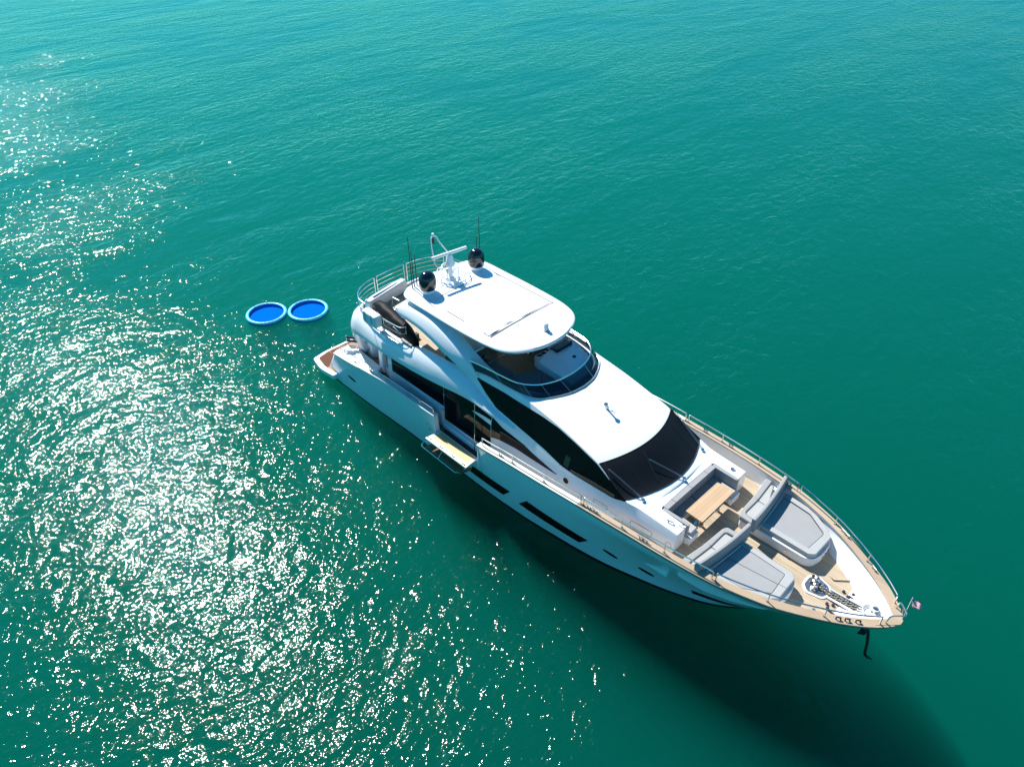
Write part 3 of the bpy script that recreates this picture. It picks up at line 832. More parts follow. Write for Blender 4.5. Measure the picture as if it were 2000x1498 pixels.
# radar with its open scanner bar, guard hoop and mast light
rx, ry = 7.2, 0.02; rz = ht_z(rx, ry)
mb = MB(); mb.lathe([(0.20, -0.01), (0.19, 0.05), (0.10, 0.12), (0.085, 0.2), (0.085, 0.60), (0.12, 0.64)], (rx, ry, rz), 20)
radar = put("radar_mast", mb, 'gel', yacht)
mb = MB(); mb.lathe([(0.19, 0.62), (0.20, 0.68), (0.17, 0.76), (0.13, 0.98), (0.09, 1.08)], (rx, ry, rz), 22); put("radar_gearbox", mb, 'gel', radar)
mb = MB(); d = Vector((math.cos(R(82)), math.sin(R(82)), 0)); q = Vector((-d.y, d.x, 0)); c0 = Vector((rx, ry, rz + 1.14)); rings = []
for t in (-0.80, -0.78, 0.78, 0.80):
    k = 0.045 if abs(t) > 0.79 else 0.062
    rings.append([c0 + d * t + q * (k * 1.15 * math.cos(a)) + Vector((0, 0, k * math.sin(a))) for a in [2 * math.pi * i / 14 for i in range(14)]])
mb.loft(rings); put("scanner_bar", mb, 'gel', radar)
mb = MB(); mb.tube([(rx + 0.34 * math.cos(a), ry + 0.34 * math.sin(a), rz + 0.57) for a in [2 * math.pi * i / 28 for i in range(28)]], 0.018, 6, closed=True)
for a in (0.5, 2.0, 3.6, 5.2): mb.tube([(rx + 0.34 * math.cos(a), ry + 0.34 * math.sin(a), rz + 0.57), (rx + 0.34 * math.cos(a), ry + 0.34 * math.sin(a), rz)], 0.018, 6)
put("radar_platform", mb, 'gel', radar)
mb = MB()
for rr, hz in ((0.66, 0.12), (0.60, 0.30)):
    mb.tube([(rx + rr * math.cos(a), ry + 0.1 + rr * 1.05 * math.sin(a), rz + hz) for a in [2 * math.pi * i / 36 for i in range(36)]], 0.016, 6, closed=True)
for k in range(8):
    a = 2 * math.pi * k / 8 + 0.2
    mb.tube([(rx + 0.60 * math.cos(a), ry + 0.1 + 0.63 * math.sin(a), rz + 0.30), (rx + 0.66 * math.cos(a), ry + 0.1 + 0.69 * math.sin(a), rz + 0.0)], 0.014, 6)
put("guard_ring", mb, 'gel', radar)
mb = MB()
hoop = [(6.95, 0.42, rz + 0.45), (6.72, 0.38, rz + 0.8), (6.48, 0.12, rz + 1.32), (6.40, 0.04, rz + 1.56), (6.38, -0.1, rz + 1.62), (6.40, -0.22, rz + 1.56), (6.48, -0.28, rz + 1.2), (6.68, -0.34, rz + 0.62), (6.85, -0.36, rz + 0.50), (7.1, -0.28, rz + 0.52)]
mb.tube(round_path(hoop, 0.1), 0.027, 8); put("mast_hoop", mb, 'gel', radar)
mb = MB(); mb.lathe([(0.05, -0.3), (0.055, -0.12), (0.05, -0.1)], (6.38, -0.1, rz + 1.58), 12); mb.lathe([(0.03, -0.1), (0.03, 0.0)], (6.38, -0.1, rz + 1.58), 10); put("anchor_light", mb, 'blackmat', radar)
mb = MB(); mb.lathe([(0.06, 0.05), (0.06, 0.10), (0.045, 0.14)], (6.38, -0.1, rz + 1.58), 12); put("light_cap", mb, 'gel', radar)
mb = MB(); mb.prism(rpoly([(6.52, 0.3), (6.85, 0.18), (6.9, 0.42), (6.58, 0.55)], 0.05), 6.44, 6.53); put("horn_box", mb, 'blackmat', radar)
# whip aerials
for (x, y), h, lean in (((6.66, -1.50), 2.25, 0.0), ((6.65, -1.39), 1.6, 0.02), ((6.62, -1.24), 1.4, 0.0), ((6.95, 1.82), 2.05, 0.0), ((6.72, 1.86), 1.15, 0.0)):
    z = ht_z(x, y) - 0.03
    mb = MB(); mb.tube([(x, y, z), (x - lean, y, z + 0.35), (x - lean * 1.5, y, z + h)], [0.026, 0.022, 0.012], 8); a = put("whip_antenna", mb, 'blackmat', yacht)
    mb = MB(); mb.lathe([(0.035, 0), (0.03, 0.06), (0.02, 0.09)], (x, y, z), 10); put("antenna_foot", mb, 'steel_dull', a)
for y0 in (-1.48, -1.36):
    mb = MB(); mb.tube(on_top([(6.7, y0), (7.2, y0 - 0.12), (8.9, y0 - 0.45)], 0.006), 0.007, 5); put("antenna_cable", mb, 'steel_dull', yacht)

# flybridge windscreen
T_ = [(10.66, -2.12, 5.36), (11.29, -2.05, 5.40), (12.21, -1.97, 5.42), (12.84, -1.87, 5.43), (13.28, -1.62, 5.43), (13.59, -1.25, 5.43), (13.82, -0.65, 5.43), (13.89, 0, 5.43)]
B_ = [(10.9, -2.16, 5.04), (11.6, -2.06, 5.12), (12.6, -1.98, 5.12), (13.28, -1.85, 5.09), (13.72, -1.62, 5.08), (14.05, -1.2, 5.10), (14.33, -0.6, 5.13), (14.42, 0, 5.15)]
Tp = smooth_path(T_, 6); Bp = smooth_path(B_, 6)
Tp = Tp + [Vector((p.x, -p.y, p.z)) for p in Tp[-2::-1]]; Bp = Bp + [Vector((p.x, -p.y, p.z)) for p in Bp[-2::-1]]
mb = MB(); mb.grid([[b.lerp(t, k / 4) for k in range(5)] for b, t in zip(Bp, Tp)])
fw = put("fly_windscreen", mb, 'flyglass', yacht, angle=80)
mb = MB(); mb.tube(Tp, 0.026, 8); put("screen_top_rail", mb, 'steel', fw)
mb = MB(); mb.tube([p + Vector((0.015, 0, -0.01)) for p in Bp], 0.03, 8); put("screen_base_rail", mb, 'steel_dull', fw)
n_ = len(Tp)
for i in (10, 21, 29, 36, n_ - 37, n_ - 30, n_ - 22, n_ - 11):
    mb = MB(); mb.tube([Bp[i], Tp[i]], 0.014, 6); put("screen_mullion", mb, 'steel_dull', fw)
mb = MB(); mb.tube(round_path([(10.66, -2.12, 5.36), (10.45, -2.05, 5.38), (10.5, -0.6, 5.40)], 0.1), 0.028, 8); put("cockpit_crossbar", mb, 'steel', fw)
mb = MB(); mb.grid([[(10.47, -2.0, 5.36), (10.52, -0.6, 5.37)], [(10.5, -1.98, 4.45), (10.55, -0.6, 4.45)]]); put("wind_deflector", mb, 'flyglass', fw)

# flybridge furniture
mb = MB(); mb.prism(rpoly([(10.65, -1.84), (11.5, -1.86), (12.5, -1.76), (13.2, -1.54), (13.62, -1.2), (13.9, -0.7), (13.95, -0.2), (12.35, -0.18), (12.05, -0.95), (10.65, -1.0)], 0.06), 4.43, 4.78)
fb = put("fly_lounge", mb, 'gel', yacht, bevel=0.02)
mb = MB(); mb.prism(rpoly([(10.7, -1.80), (11.45, -1.80), (11.95, -1.76), (11.95, -1.02), (10.7, -1.04)], 0.08), 4.78, 4.89); put("seat_cushion", mb, 'fly_fabric', fb, bevel=0.03)
mb = MB(); mb.prism(rpoly([(11.98, -1.75), (12.5, -1.70), (13.1, -1.50), (13.2, -0.9), (12.55, -0.22), (12.4, -0.22), (12.08, -0.98), (11.98, -1.0)], 0.08), 4.78, 4.90); put("seat_cushion", mb, 'fly_fabric', fb, bevel=0.03)
mb = MB(); mb.prism(rpoly([(13.13, -1.46), (13.52, -1.15), (13.8, -0.7), (13.85, -0.25), (12.6, -0.24), (13.23, -0.88)], 0.06), 4.78, 4.89); put("seat_cushion", mb, 'fly_fabric', fb, bevel=0.03)
mb = MB(); mb.prism(rpoly([(10.7, -1.86), (11.6, -1.86), (12.5, -1.78), (12.5, -1.9), (11.6, -1.98), (10.7, -1.98)], 0.02), 4.8, 5.06); put("backrest", mb, 'fly_fabric', fb, bevel=0.03)
mb = MB(); mb.tube([(11.0, -1.4, 5.08), (11.02, -0.66, 5.08)], 0.02, 6); mb.tube([(11.0, -1.4, 5.08), (11.0, -1.4, 4.9)], 0.02, 6); put("seat_rail", mb, 'steel', fb)
mb = MB(); mb.prism(rpoly([(12.28, -0.15), (12.1, 0.5), (12.08, 1.8), (12.6, 1.78), (13.3, 1.55), (13.75, 1.2), (14.05, 0.65), (14.13, 0.0), (14.10, -0.2)], 0.06), 4.43, lambda x, y: 5.17 - 0.035 * (x - 12.1))
hc = put("helm_console", mb, 'gel', yacht, bevel=0.04, segs=3)
mb = MB(); mb.prism(rpoly([(11.82, 0.12), (12.12, 0.02), (12.18, 0.62), (11.86, 0.66)], 0.04), 4.6, lambda x, y: 5.02 + 0.35 * (x - 11.8)); put("helm_pod", mb, 'gel', hc, bevel=0.03)
for y in (0.22, 0.44):
    mb = MB(); mb.prism([(11.90, y - 0.08), (12.08, y - 0.085), (12.10, y + 0.085), (11.91, y + 0.09)], 4.9, lambda x, y_: 5.032 + 0.35 * (x - 11.8)); put("helm_screen", mb, 'screen', hc)
mb = MB(); mb.prism(rpoly([(12.0, 0.75), (12.42, 0.75), (12.42, 1.6), (12.0, 1.6)], 0.05), 5.1, lambda x, y: 5.17 + 0.32 * (x - 12.0)); put("instrument_hood", mb, 'blackmat', hc, bevel=0.03)
wh = []
mb = MB(); c0 = Vector((11.78, 0.98, 5.12)); ax = Vector((-0.8, 0, 0.6)); u_ = Vector((0, 1, 0)); v_ = ax.cross(u_)
mb.tube([c0 + (u_ * math.cos(a) + v_ * math.sin(a)) * 0.22 for a in [2 * math.pi * i / 24 for i in range(24)]], 0.018, 6, closed=True)
for a in (0.5, 2.6, 4.7): mb.tube([c0, c0 + (u_ * math.cos(a) + v_ * math.sin(a)) * 0.22], 0.012, 5)
put("steering_wheel", mb, 'steel', hc)
mb = MB(); mb.lathe([(0.07, 0), (0.07, 0.025), (0.03, 0.05)], (13.0, 1.05, 5.14), 14); put("compass", mb, 'blackmat', hc)
for y in (0.75, 1.35):
    mb = MB(); mb.prism(rpoly([(10.75, y - 0.26), (11.3, y - 0.26), (11.3, y + 0.26), (10.75, y + 0.26)], 0.08), 4.85, 5.0); hs = put("helm_seat", mb, 'fly_fabric', yacht, bevel=0.04)
    mb = MB(); mb.prism(rpoly([(10.62, y - 0.26), (10.76, y - 0.26), (10.76, y + 0.26), (10.62, y + 0.26)], 0.03), 4.9, 5.55); put("backrest", mb, 'fly_fabric', hs, bevel=0.04)
    mb = MB(); mb.lathe([(0.12, 0), (0.05, 0.04), (0.05, 0.42)], (11.0, y, 4.43), 12); put("pedestal", mb, 'steel', hs)
# wet bar under the hardtop
mb = MB(); mb.prism(rpoly([(8.55, -1.25), (10.35, -1.25), (10.35, -0.55), (8.55, -0.55)], 0.06), 4.40, 5.36); bar = put("wet_bar", mb, 'gel_matt', yacht, bevel=0.03)
mb = MB(); mb.lathe([(0.12, 0), (0.12, 0.02), (0.07, 0.03)], (8.95, -0.9, 5.36), 18); put("sink", mb, 'steel_dull', bar)
mb = MB(); mb.prism(rpoly([(9.45, -1.15), (9.95, -1.15), (9.95, -0.7), (9.45, -0.7)], 0.04), 5.36, 5.42); put("grill_lid", mb, 'gel', bar, bevel=0.015)
mb = MB(); mb.tube(round_path([(9.15, -0.68, 5.36), (9.15, -0.68, 5.58), (9.05, -0.8, 5.58)], 0.06), 0.014, 6); put("tap", mb, 'steel', bar)
mb = MB(); mb.tube([(10.15, -0.95, 5.36), (10.15, -0.95, 5.58)], [0.045, 0.03], 10); put("bottle", mb, 'blackmat', bar)

# ------------------------------------------------------------------ rails
def deck_rail(s0, s1, side, posts, h=0.34, r=0.022, inset=0.10, e0=0.06, e1=0.06, low=False):
    """one stainless rail on the cap: a top tube whose ends bend down to the cap, with posts between"""
    def P(s, dz):
        x, y, z = hull_pt(s, 1); return Vector((x, side * (y - inset), z + 0.04 + dz))
    top = [P(s, h) for s in frange(s0 + e0, s1 - e1, max(4, int((s1 - s0) * 4)))]
    mb = MB(); mb.tube(round_path([P(s0, 0), P(s0, h) ] + top + [P(s1, h), P(s1, 0)], 0.09, 4), r, 8)
    o = put("guard_rail", mb, 'steel', yacht)
    for s in posts:
        mb = MB(); mb.tube([P(s, 0), P(s, h)], r * 0.9, 8)
        f = P(s, 0); mb.lathe([(0.045, -0.002), (0.04, 0.015)], f, 10)
        put("rail_post", mb, 'steel', o)
    return o
for side in (-1, 1):
    deck_rail(12.32, 17.0, side, (13.9, 15.4))
    deck_rail(17.12, 21.72, side, (18.63, 20.17))
    deck_rail(21.84, 25.82, side, (23.28, 24.64))
deck_rail(8.75, 9.5, -1, (), h=0.26, r=0.018, inset=0.06)
deck_rail(7.95, 8.66, -1, (), h=0.26, r=0.018, inset=0.06)
deck_rail(5.2, 7.85, -1, (6.3,), h=0.24, r=0.018, inset=0.06)
deck_rail(2.45, 4.9, -1, (3.7,), h=0.3, r=0.018, inset=0.16)
for s0, s1 in ((2.45, 4.9), (5.2, 7.85), (8.0, 11.9)): deck_rail(s0, s1, 1, ((s0 + s1) / 2,), h=0.28, r=0.018, inset=0.08)
# bow pulpit
mb = MB(); z = 3.47
mb.tube(round_path([(25.92, -0.34, z), (25.95, -0.32, z + 0.33), (26.28, 0.0, z + 0.36), (25.95, 0.34, z + 0.33), (25.92, 0.36, z)], 0.1, 5), 0.022, 8)
mb.tube([(26.08, 0.2, z + 0.34), (26.18, 0.16, z)], 0.014, 6)
put("bow_pulpit", mb, 'steel', yacht)

# flybridge rails: four tubes high, in separate sections
def fly_rail(path, h=0.86, bars=(0.22, 0.43, 0.64), r=0.020, posts=True):
    P = [Vector(p) for p in path]; up = Vector((0, 0, h))
    sm = smooth_path(P, 6)
    mb = MB(); mb.tube(round_path([sm[0], sm[0] + up] + [p + up for p in sm[1:-1]] + [sm[-1] + up, sm[-1]], 0.09, 4), r, 8)
    o = put("fly_rail", mb, 'steel', fly)
    for b in bars:
        mb = MB(); mb.tube([p + Vector((0, 0, b)) for p in sm], r * 0.7, 6); put("rail_bar", mb, 'steel', fly)
    return o
zf = 4.5
fly_rail([(4.62, -2.58, zf), (4.15, -2.5, zf), (3.62, -2.1, zf), (3.32, -1.5, zf), (3.25, -1.08, zf)])
fly_rail([(3.23, -0.94, zf), (3.17, -0.2, zf), (3.19, 0.56, zf)])
fly_rail([(3.21, 0.70, zf), (3.28, 1.3, zf), (3.5, 1.92, zf), (3.85, 2.35, zf)])
fly_rail([(3.98, 2.42, zf), (5.0, 2.6, zf), (6.4, 2.62, zf)])
fly_rail([(4.74, -2.6, zf), (5.4, -2.65, zf), (5.98, -2.66, zf)])
fly_rail([(6.08, -2.66, zf + 0.08), (6.6, -2.66, zf + .1), (7.15, -2.62, zf + 0.14), (7.3, -2.45, zf + .16)], h=0.72, bars=(0.42,))

# davit on the stern edge of the flybridge, steps and lights
mb = MB(); a, b = Vector((3.98, -2.02, 4.42)), Vector((3.62, 0.22, 4.42)); d = (b - a).normalized(); q = Vector((d.y, -d.x, 0)); rings = []
for t, w, h0, h1 in ((0, .15, .10, .42), (.05, .19, .02, .5), (2.2, .19, .02, .56), (2.27, .15, .1, .5)):
    c = a + d * t; rings.append([c + q * u + Vector((0, 0, v)) for u, v in ((-w, h0), (w, h0), (w, h1 - .06), (w - .06, h1), (-w + .06, h1), (-w, h1 - .06))])
mb.loft(rings); dv = put("davit_crane", mb, 'gel', fly, bevel=0.02)
mb = MB(); mb.prism([tuple((a + d * t + q * u)[:2]) for t, u in ((.35, -.05), (.35, .05), (1.8, .05), (1.8, -.05))], 4.95, 4.995); put("davit_ram", mb, 'steel_dull', dv)
mb = MB(); mb.lathe([(0.2, -0.02), (0.16, 0.1), (0.14, .2)], (3.95, -1.9, 4.40), 16); put("davit_foot", mb, 'gel', dv)
mb = MB(); mb.tube(round_path([(4.35, -1.0, 4.41), (4.35, -1.0, 4.85), (4.9, -0.95, 4.85), (4.9, -0.95, 4.41)], .1), 0.018, 6); put("cradle_bar", mb, 'steel_dull', fly)
mb = MB(); mb.tube(round_path([(4.95, -1.55, 4.41), (4.95, -1.55, 4.8), (5.5, -1.4, 4.8), (5.5, -1.4, 4.41)], .1), 0.018, 6); put("cradle_bar", mb, 'steel_dull', fly)
mb = MB(); mb.prism(rpoly([(5.9, -0.9), (6.2, -0.9), (6.2, -0.6), (5.9, -0.6)], .03), 4.405, 4.42); put("deck_hatch", mb, 'blackmat', fly)
mb = MB(); mb.prism(rpoly([(5.95, -2.84), (7.2, -2.80), (7.25, -2.55), (5.98, -2.56)], 0.08), 4.60, 4.71); put("boarding_step", mb, 'gel', fly, bevel=0.03)
# life raft canister strapped outside the rail
lr = thing("life_raft_canister", (5.65, -2.9, 5.0), "white life raft canister strapped outside the flybridge rail beside the covered tender", "life raft")
mb = MB(); mb.prism(rpoly([(5.2, -3.08), (6.12, -3.08), (6.12, -2.72), (5.2, -2.72)], 0.10), 4.98, 5.52); put("canister", mb, 'gel', lr, bevel=0.07, segs=4)
for x in (5.45, 5.86):
    mb = MB(); mb.tube([(x, -3.09, 4.97), (x, -3.09, 5.53), (x, -2.71, 5.53), (x, -2.71, 4.97)], 0.012, 6, closed=True); put("strap", mb, 'steel_dull', lr)
mb = MB(); mb.tube(round_path([(5.15, -2.68, 4.6), (5.15, -3.0, 4.94), (6.15, -3.0, 4.94), (6.15, -2.68, 4.6)], .08), 0.02, 6); put("cradle", mb, 'steel', lr)
# tender under a black cover
tn = thing("covered_tender", (6.1, -2.05, 4.41), "small tender under a fitted black cover, stowed on the flybridge inside the arch", "tender")
mb = MB(); rings = []
TP = [(4.38, -1.86, 0.10, 0.16), (4.46, -1.87, 0.21, 0.31), (4.75, -1.92, 0.29, 0.47), (5.3, -1.98, 0.32, 0.59), (5.9, -2.06, 0.32, 0.56), (6.5, -2.14, 0.30, 0.54), (7.1, -2.24, 0.25, 0.47), (7.6, -2.34, 0.18, 0.36), (7.84, -2.39, 0.12, 0.26)]
for p in smooth_path([(x, y, w) for x, y, w, h in TP], 4):
    h = itp(p.x, [(x, h) for x, y, w, h in TP]); ring = []
    for k in range(18):
        a = math.pi * 2 * k / 18; ca, sa = math.cos(a), math.sin(a)
        yy = p.z * math.copysign(abs(ca) ** 0.7, ca); zz = 0.52 + (h * 0.75 if sa > 0 else 0.40) * math.copysign(abs(sa) ** (1.1 if sa > 0 else .6), sa)
        zz += 0.02 * math.sin(7 * p.x + 3 * a)
        ring.append((p.x, p.y + yy, 4.44 + zz - 0.12))
    rings.append(ring)
mb.loft(rings); put("cover", mb, 'cover', tn, angle=60)
for x, y in ((5.55, -2.36), (6.35, -2.42)):
    mb = MB(); mb.tube(round_path([(x, y, 4.95), (x + .1, y - .06, 5.02), (x + .5, y - .08, 4.96), (x + .6, y - .02, 4.88)], .06), 0.016, 6); put("grab_handle", mb, 'steel', tn)
mb = MB(); mb.prism(rpoly([(7.05, -2.62), (7.75, -2.62), (7.75, -2.5), (7.05, -2.48)], .05), 4.62, 4.78); put("hull_side", mb, 'fabric', tn, bevel=.03)
for x in (5.0, 7.0):
    mb = MB(); mb.box(x - .08, x + .08, -2.4, -1.7, 4.40, 4.62); put("chock", mb, 'blackmat', tn)

# ------------------------------------------------------------------ aft cockpit
mb = MB(); mb.prism([(2.05, -2.80), (2.9, -2.82), (4.0, -2.84), (4.9, -2.6), (4.7, -2.2), (3.9, -2.12), (2.7, -2.02), (2.1, -2.3)], 1.6, lambda x, y: 1.74 + 0.06 * (x - 2)); put("quarter_coaming", mb, 'gel', yacht, bevel=.04)
mb = MB(); mb.prism(rpoly([(2.25, -1.35), (2.5, -1.7), (3.5, -1.86), (3.68, -1.6), (3.68, 1.6), (3.5, 1.86), (2.5, 1.7), (2.25, 1.35)], .06), 1.6, 2.75); wb = put("transom_bar", mb, 'gel', yacht, bevel=.03)
mb = MB()
mb.tube([(x, -1.70 - 0.16 * (x - 2.5) - 0.012, z) for x, z in rpoly([(2.72, 1.9), (3.3, 1.85), (3.3, 2.55), (2.72, 2.6)], .12)], 0.018, 6, closed=True); put("vent_frame", mb, 'steel_dull', wb)
for k in range(6):
    z = 1.97 + k * 0.1; mb = MB(); mb.box(2.78, 3.24, -1.70 - .1 - .03, -1.70 - .1 + .03, z, z + 0.03)
    for i in range(len(mb.v)): mb.v[i] = (mb.v[i][0], mb.v[i][1] - 0.16 * (mb.v[i][0] - 3.0), mb.v[i][2])
    put("vent_slat", mb, 'gel_matt', wb)
for side in (-1, 1):
    mb = MB(); rings = []
    for z, x0, x1, yo, yi in ((1.7, 2.45, 3.05, 1.95, 1.45), (2.3, 2.4, 2.95, 2.08, 1.5), (3.0, 2.7, 3.3, 2.3, 1.7), (3.9, 3.5, 4.4, 2.5, 1.95)):
        rings.append([(x, side * y, z) for x, y in rpoly([(x0, yi), (x1, yi), (x1, yo), (x0, yo)], .12, 3)])
    mb.loft(rings); put("overhang_pillar", mb, 'gel', yacht, angle=50)
    mb = MB(); rings = []
    for z, x0, x1 in ((1.7, 4.55, 4.95), (2.4, 4.6, 4.9), (3.2, 4.7, 5.1), (3.9, 4.8, 5.5)):
        rings.append([(x, side * y, z) for x, y in rpoly([(x0, 2.0), (x1, 2.0), (x1, 2.22), (x0, 2.22)], .05, 3)])
    mb.loft(rings); put("cockpit_pillar", mb, 'gel', yacht, angle=50)
mb = MB(); mb.prism(rpoly([(5.0, -2.2), (6.3, -2.2), (6.3, -1.4), (5.0, -1.3)], .1), 1.66, 2.1); ls = put("cockpit_lounge", mb, 'gel_matt', yacht, bevel=.03)
mb = MB(); mb.prism(rpoly([(5.05, -2.15), (6.2, -2.15), (6.2, -1.45), (5.05, -1.35)], .1), 2.1, 2.22); put("seat_cushion", mb, 'fabric', ls, bevel=.04)
mb = MB(); mb.prism(rpoly([(6.0, -2.2), (6.25, -2.2), (6.25, -1.4), (6.0, -1.4)], .06), 2.2, 2.62); put("backrest", mb, 'fabric', ls, bevel=.05)
for k in range(3):
    mb = MB(); mb.tube([(5.5 + .2 * k, -2.12, 2.27), (5.62 + .2 * k, -1.75, 2.27)], 0.05, 8); put("rolled_towel", mb, 'canvas', ls)
mb = MB(); mb.prism(rpoly([(6.35, -2.43), (9.44, -2.62), (9.44, -2.5), (6.35, -2.4)], .02), 1.66, 2.5); put("saloon_side", mb, 'gel', house)
mb = MB(); mb.box(9.44, 12.2, -2.66, -2.47, 1.66, 1.93); put("door_sill", mb, 'gel', house, bevel=.02)
ch = thing("deck_chair", (2.55, -2.35, 1.62), "folding chair with navy striped backrest at the stern quarter", "chair")
cx_, cy_ = 2.55, -2.42
for k, z in ((0, 2.16), (1, 2.33)):
    mb = MB(); mb.prism([(cx_ - .33, cy_ + .12), (cx_ + .12, cy_ + .42), (cx_ + .13, cy_ + .40), (cx_ - .32, cy_ + .10)], z - .06, z + .06); put("backrest", mb, 'navy', ch)
mb = MB(); mb.prism([(cx_ - .26, cy_ + .05), (cx_ + .12, cy_ + .3), (cx_ + .34, cy_), (cx_ - .04, cy_ - .28)], 1.93, 1.96); put("seat", mb, 'canvas', ch)
for (x0, y0) in ((-.33, .11), (.125, .41)):
    mb = MB(); mb.tube([(cx_ + x0, cy_ + y0, 2.44), (cx_ + x0, cy_ + y0, 1.95), (cx_ + x0 + .25, cy_ + y0 - .38, 1.76)], 0.016, 6); mb.tube([(cx_ + x0 - .05, cy_ + y0 + .06, 1.76), (cx_ + x0 + .24, cy_ + y0 - .36, 2.1)], 0.016, 6); put("leg", mb, 'steel', ch)

# ------------------------------------------------------------------ foredeck furniture
def soft(name, poly, z0, z1, mat, parent, r=0.06, bev=0.045, segs=4):
    mb = MB(); mb.prism(rpoly(poly, r, 4), z0, z1); return put(name, mb, mat, parent, bevel=bev, segs=segs, angle=60)
def welt(name, pts, r, parent, closed=False, mat='seam'):
    mb = MB(); mb.tube(pts, r, 5, closed=closed); return put(name, mb, mat, parent)
so = thing("lounge_sofa", (19.6, 0, 2.77), "grey U-shaped sofa sunk into the white coaming ahead of the windscreen", "sofa")
soft("sofa_base", [(19.12, -1.48), (20.2, -1.48), (20.2, -0.98), (19.6, -0.94), (19.6, 0.94), (20.2, 0.98), (20.2, 1.48), (19.12, 1.48)], 2.765, 3.06, 'gel_matt', so, 0.03, 0.01, 1)
soft("seat_cushion", [(19.30, -0.98), (19.62, -0.92), (19.62, -0.02), (19.30, -0.02)], 3.06, 3.20, 'fabric', so, .03)
soft("seat_cushion", [(19.30, 0.02), (19.62, 0.02), (19.62, 0.92), (19.30, 0.98)], 3.06, 3.20, 'fabric', so, .03)
for sd in (-1, 1):
    soft("seat_cushion", [(19.30, sd * 1.0), (19.64, sd * .94), (20.22, sd * .97), (20.22, sd * 1.32), (19.30, sd * 1.36)], 3.06, 3.20, 'fabric_light', so, .04)
    soft("backrest", [(19.16, sd * 1.36), (20.1, sd * 1.34), (20.16, sd * 1.38), (20.16, sd * 1.47), (19.16, sd * 1.50)], 3.08, 3.60, 'fabric', so, .03, .04)
    soft("side_panel", [(20.18, sd * .96), (20.30, sd * .96), (20.30, sd * 1.46), (20.18, sd * 1.46)], 2.77, 3.06, 'gel', so, .02, .012, 2)
for y0, y1 in ((-1.36, -.93), (-.92, -.01), (.0, .92), (.93, 1.36)):
    soft("backrest", [(19.10, y0), (19.30, y0), (19.30, y1), (19.10, y1)], 3.08, 3.61, 'fabric', so, .012, .025)
mb = MB(); mb.tube(round_path([(19.9, -1.62, 3.58), (19.95, -1.62, 3.64), (20.05, -1.56, 3.64), (20.1, -1.5, 3.58)], .04), .016, 6); put("grab_handle", mb, 'steel', so)
tb = thing("dining_table", (19.98, 0.02, 2.77), "varnished teak table in front of the grey U-shaped sofa", "table")
mb = MB(); mb.prism(rpoly([(19.67, -0.90), (20.32, -0.92), (20.30, 0.95), (19.67, 0.93)], .04), 3.43, 3.485); put("tabletop", mb, 'table', tb, bevel=.01)
for y in (-.45, .5):
    mb = MB(); mb.tube([(19.98, y, 2.77), (19.98, y, 3.43)], .05, 12); mb.lathe([(.17, 0), (.16, .02), (.06, .04)], (19.98, y, 2.768), 16); put("leg", mb, 'steel', tb)
    mb = MB(); mb.tube([(19.72, y - .0, 3.41), (20.26, y, 3.41)], .022, 6); put("bearer", mb, 'steel_dull', tb)

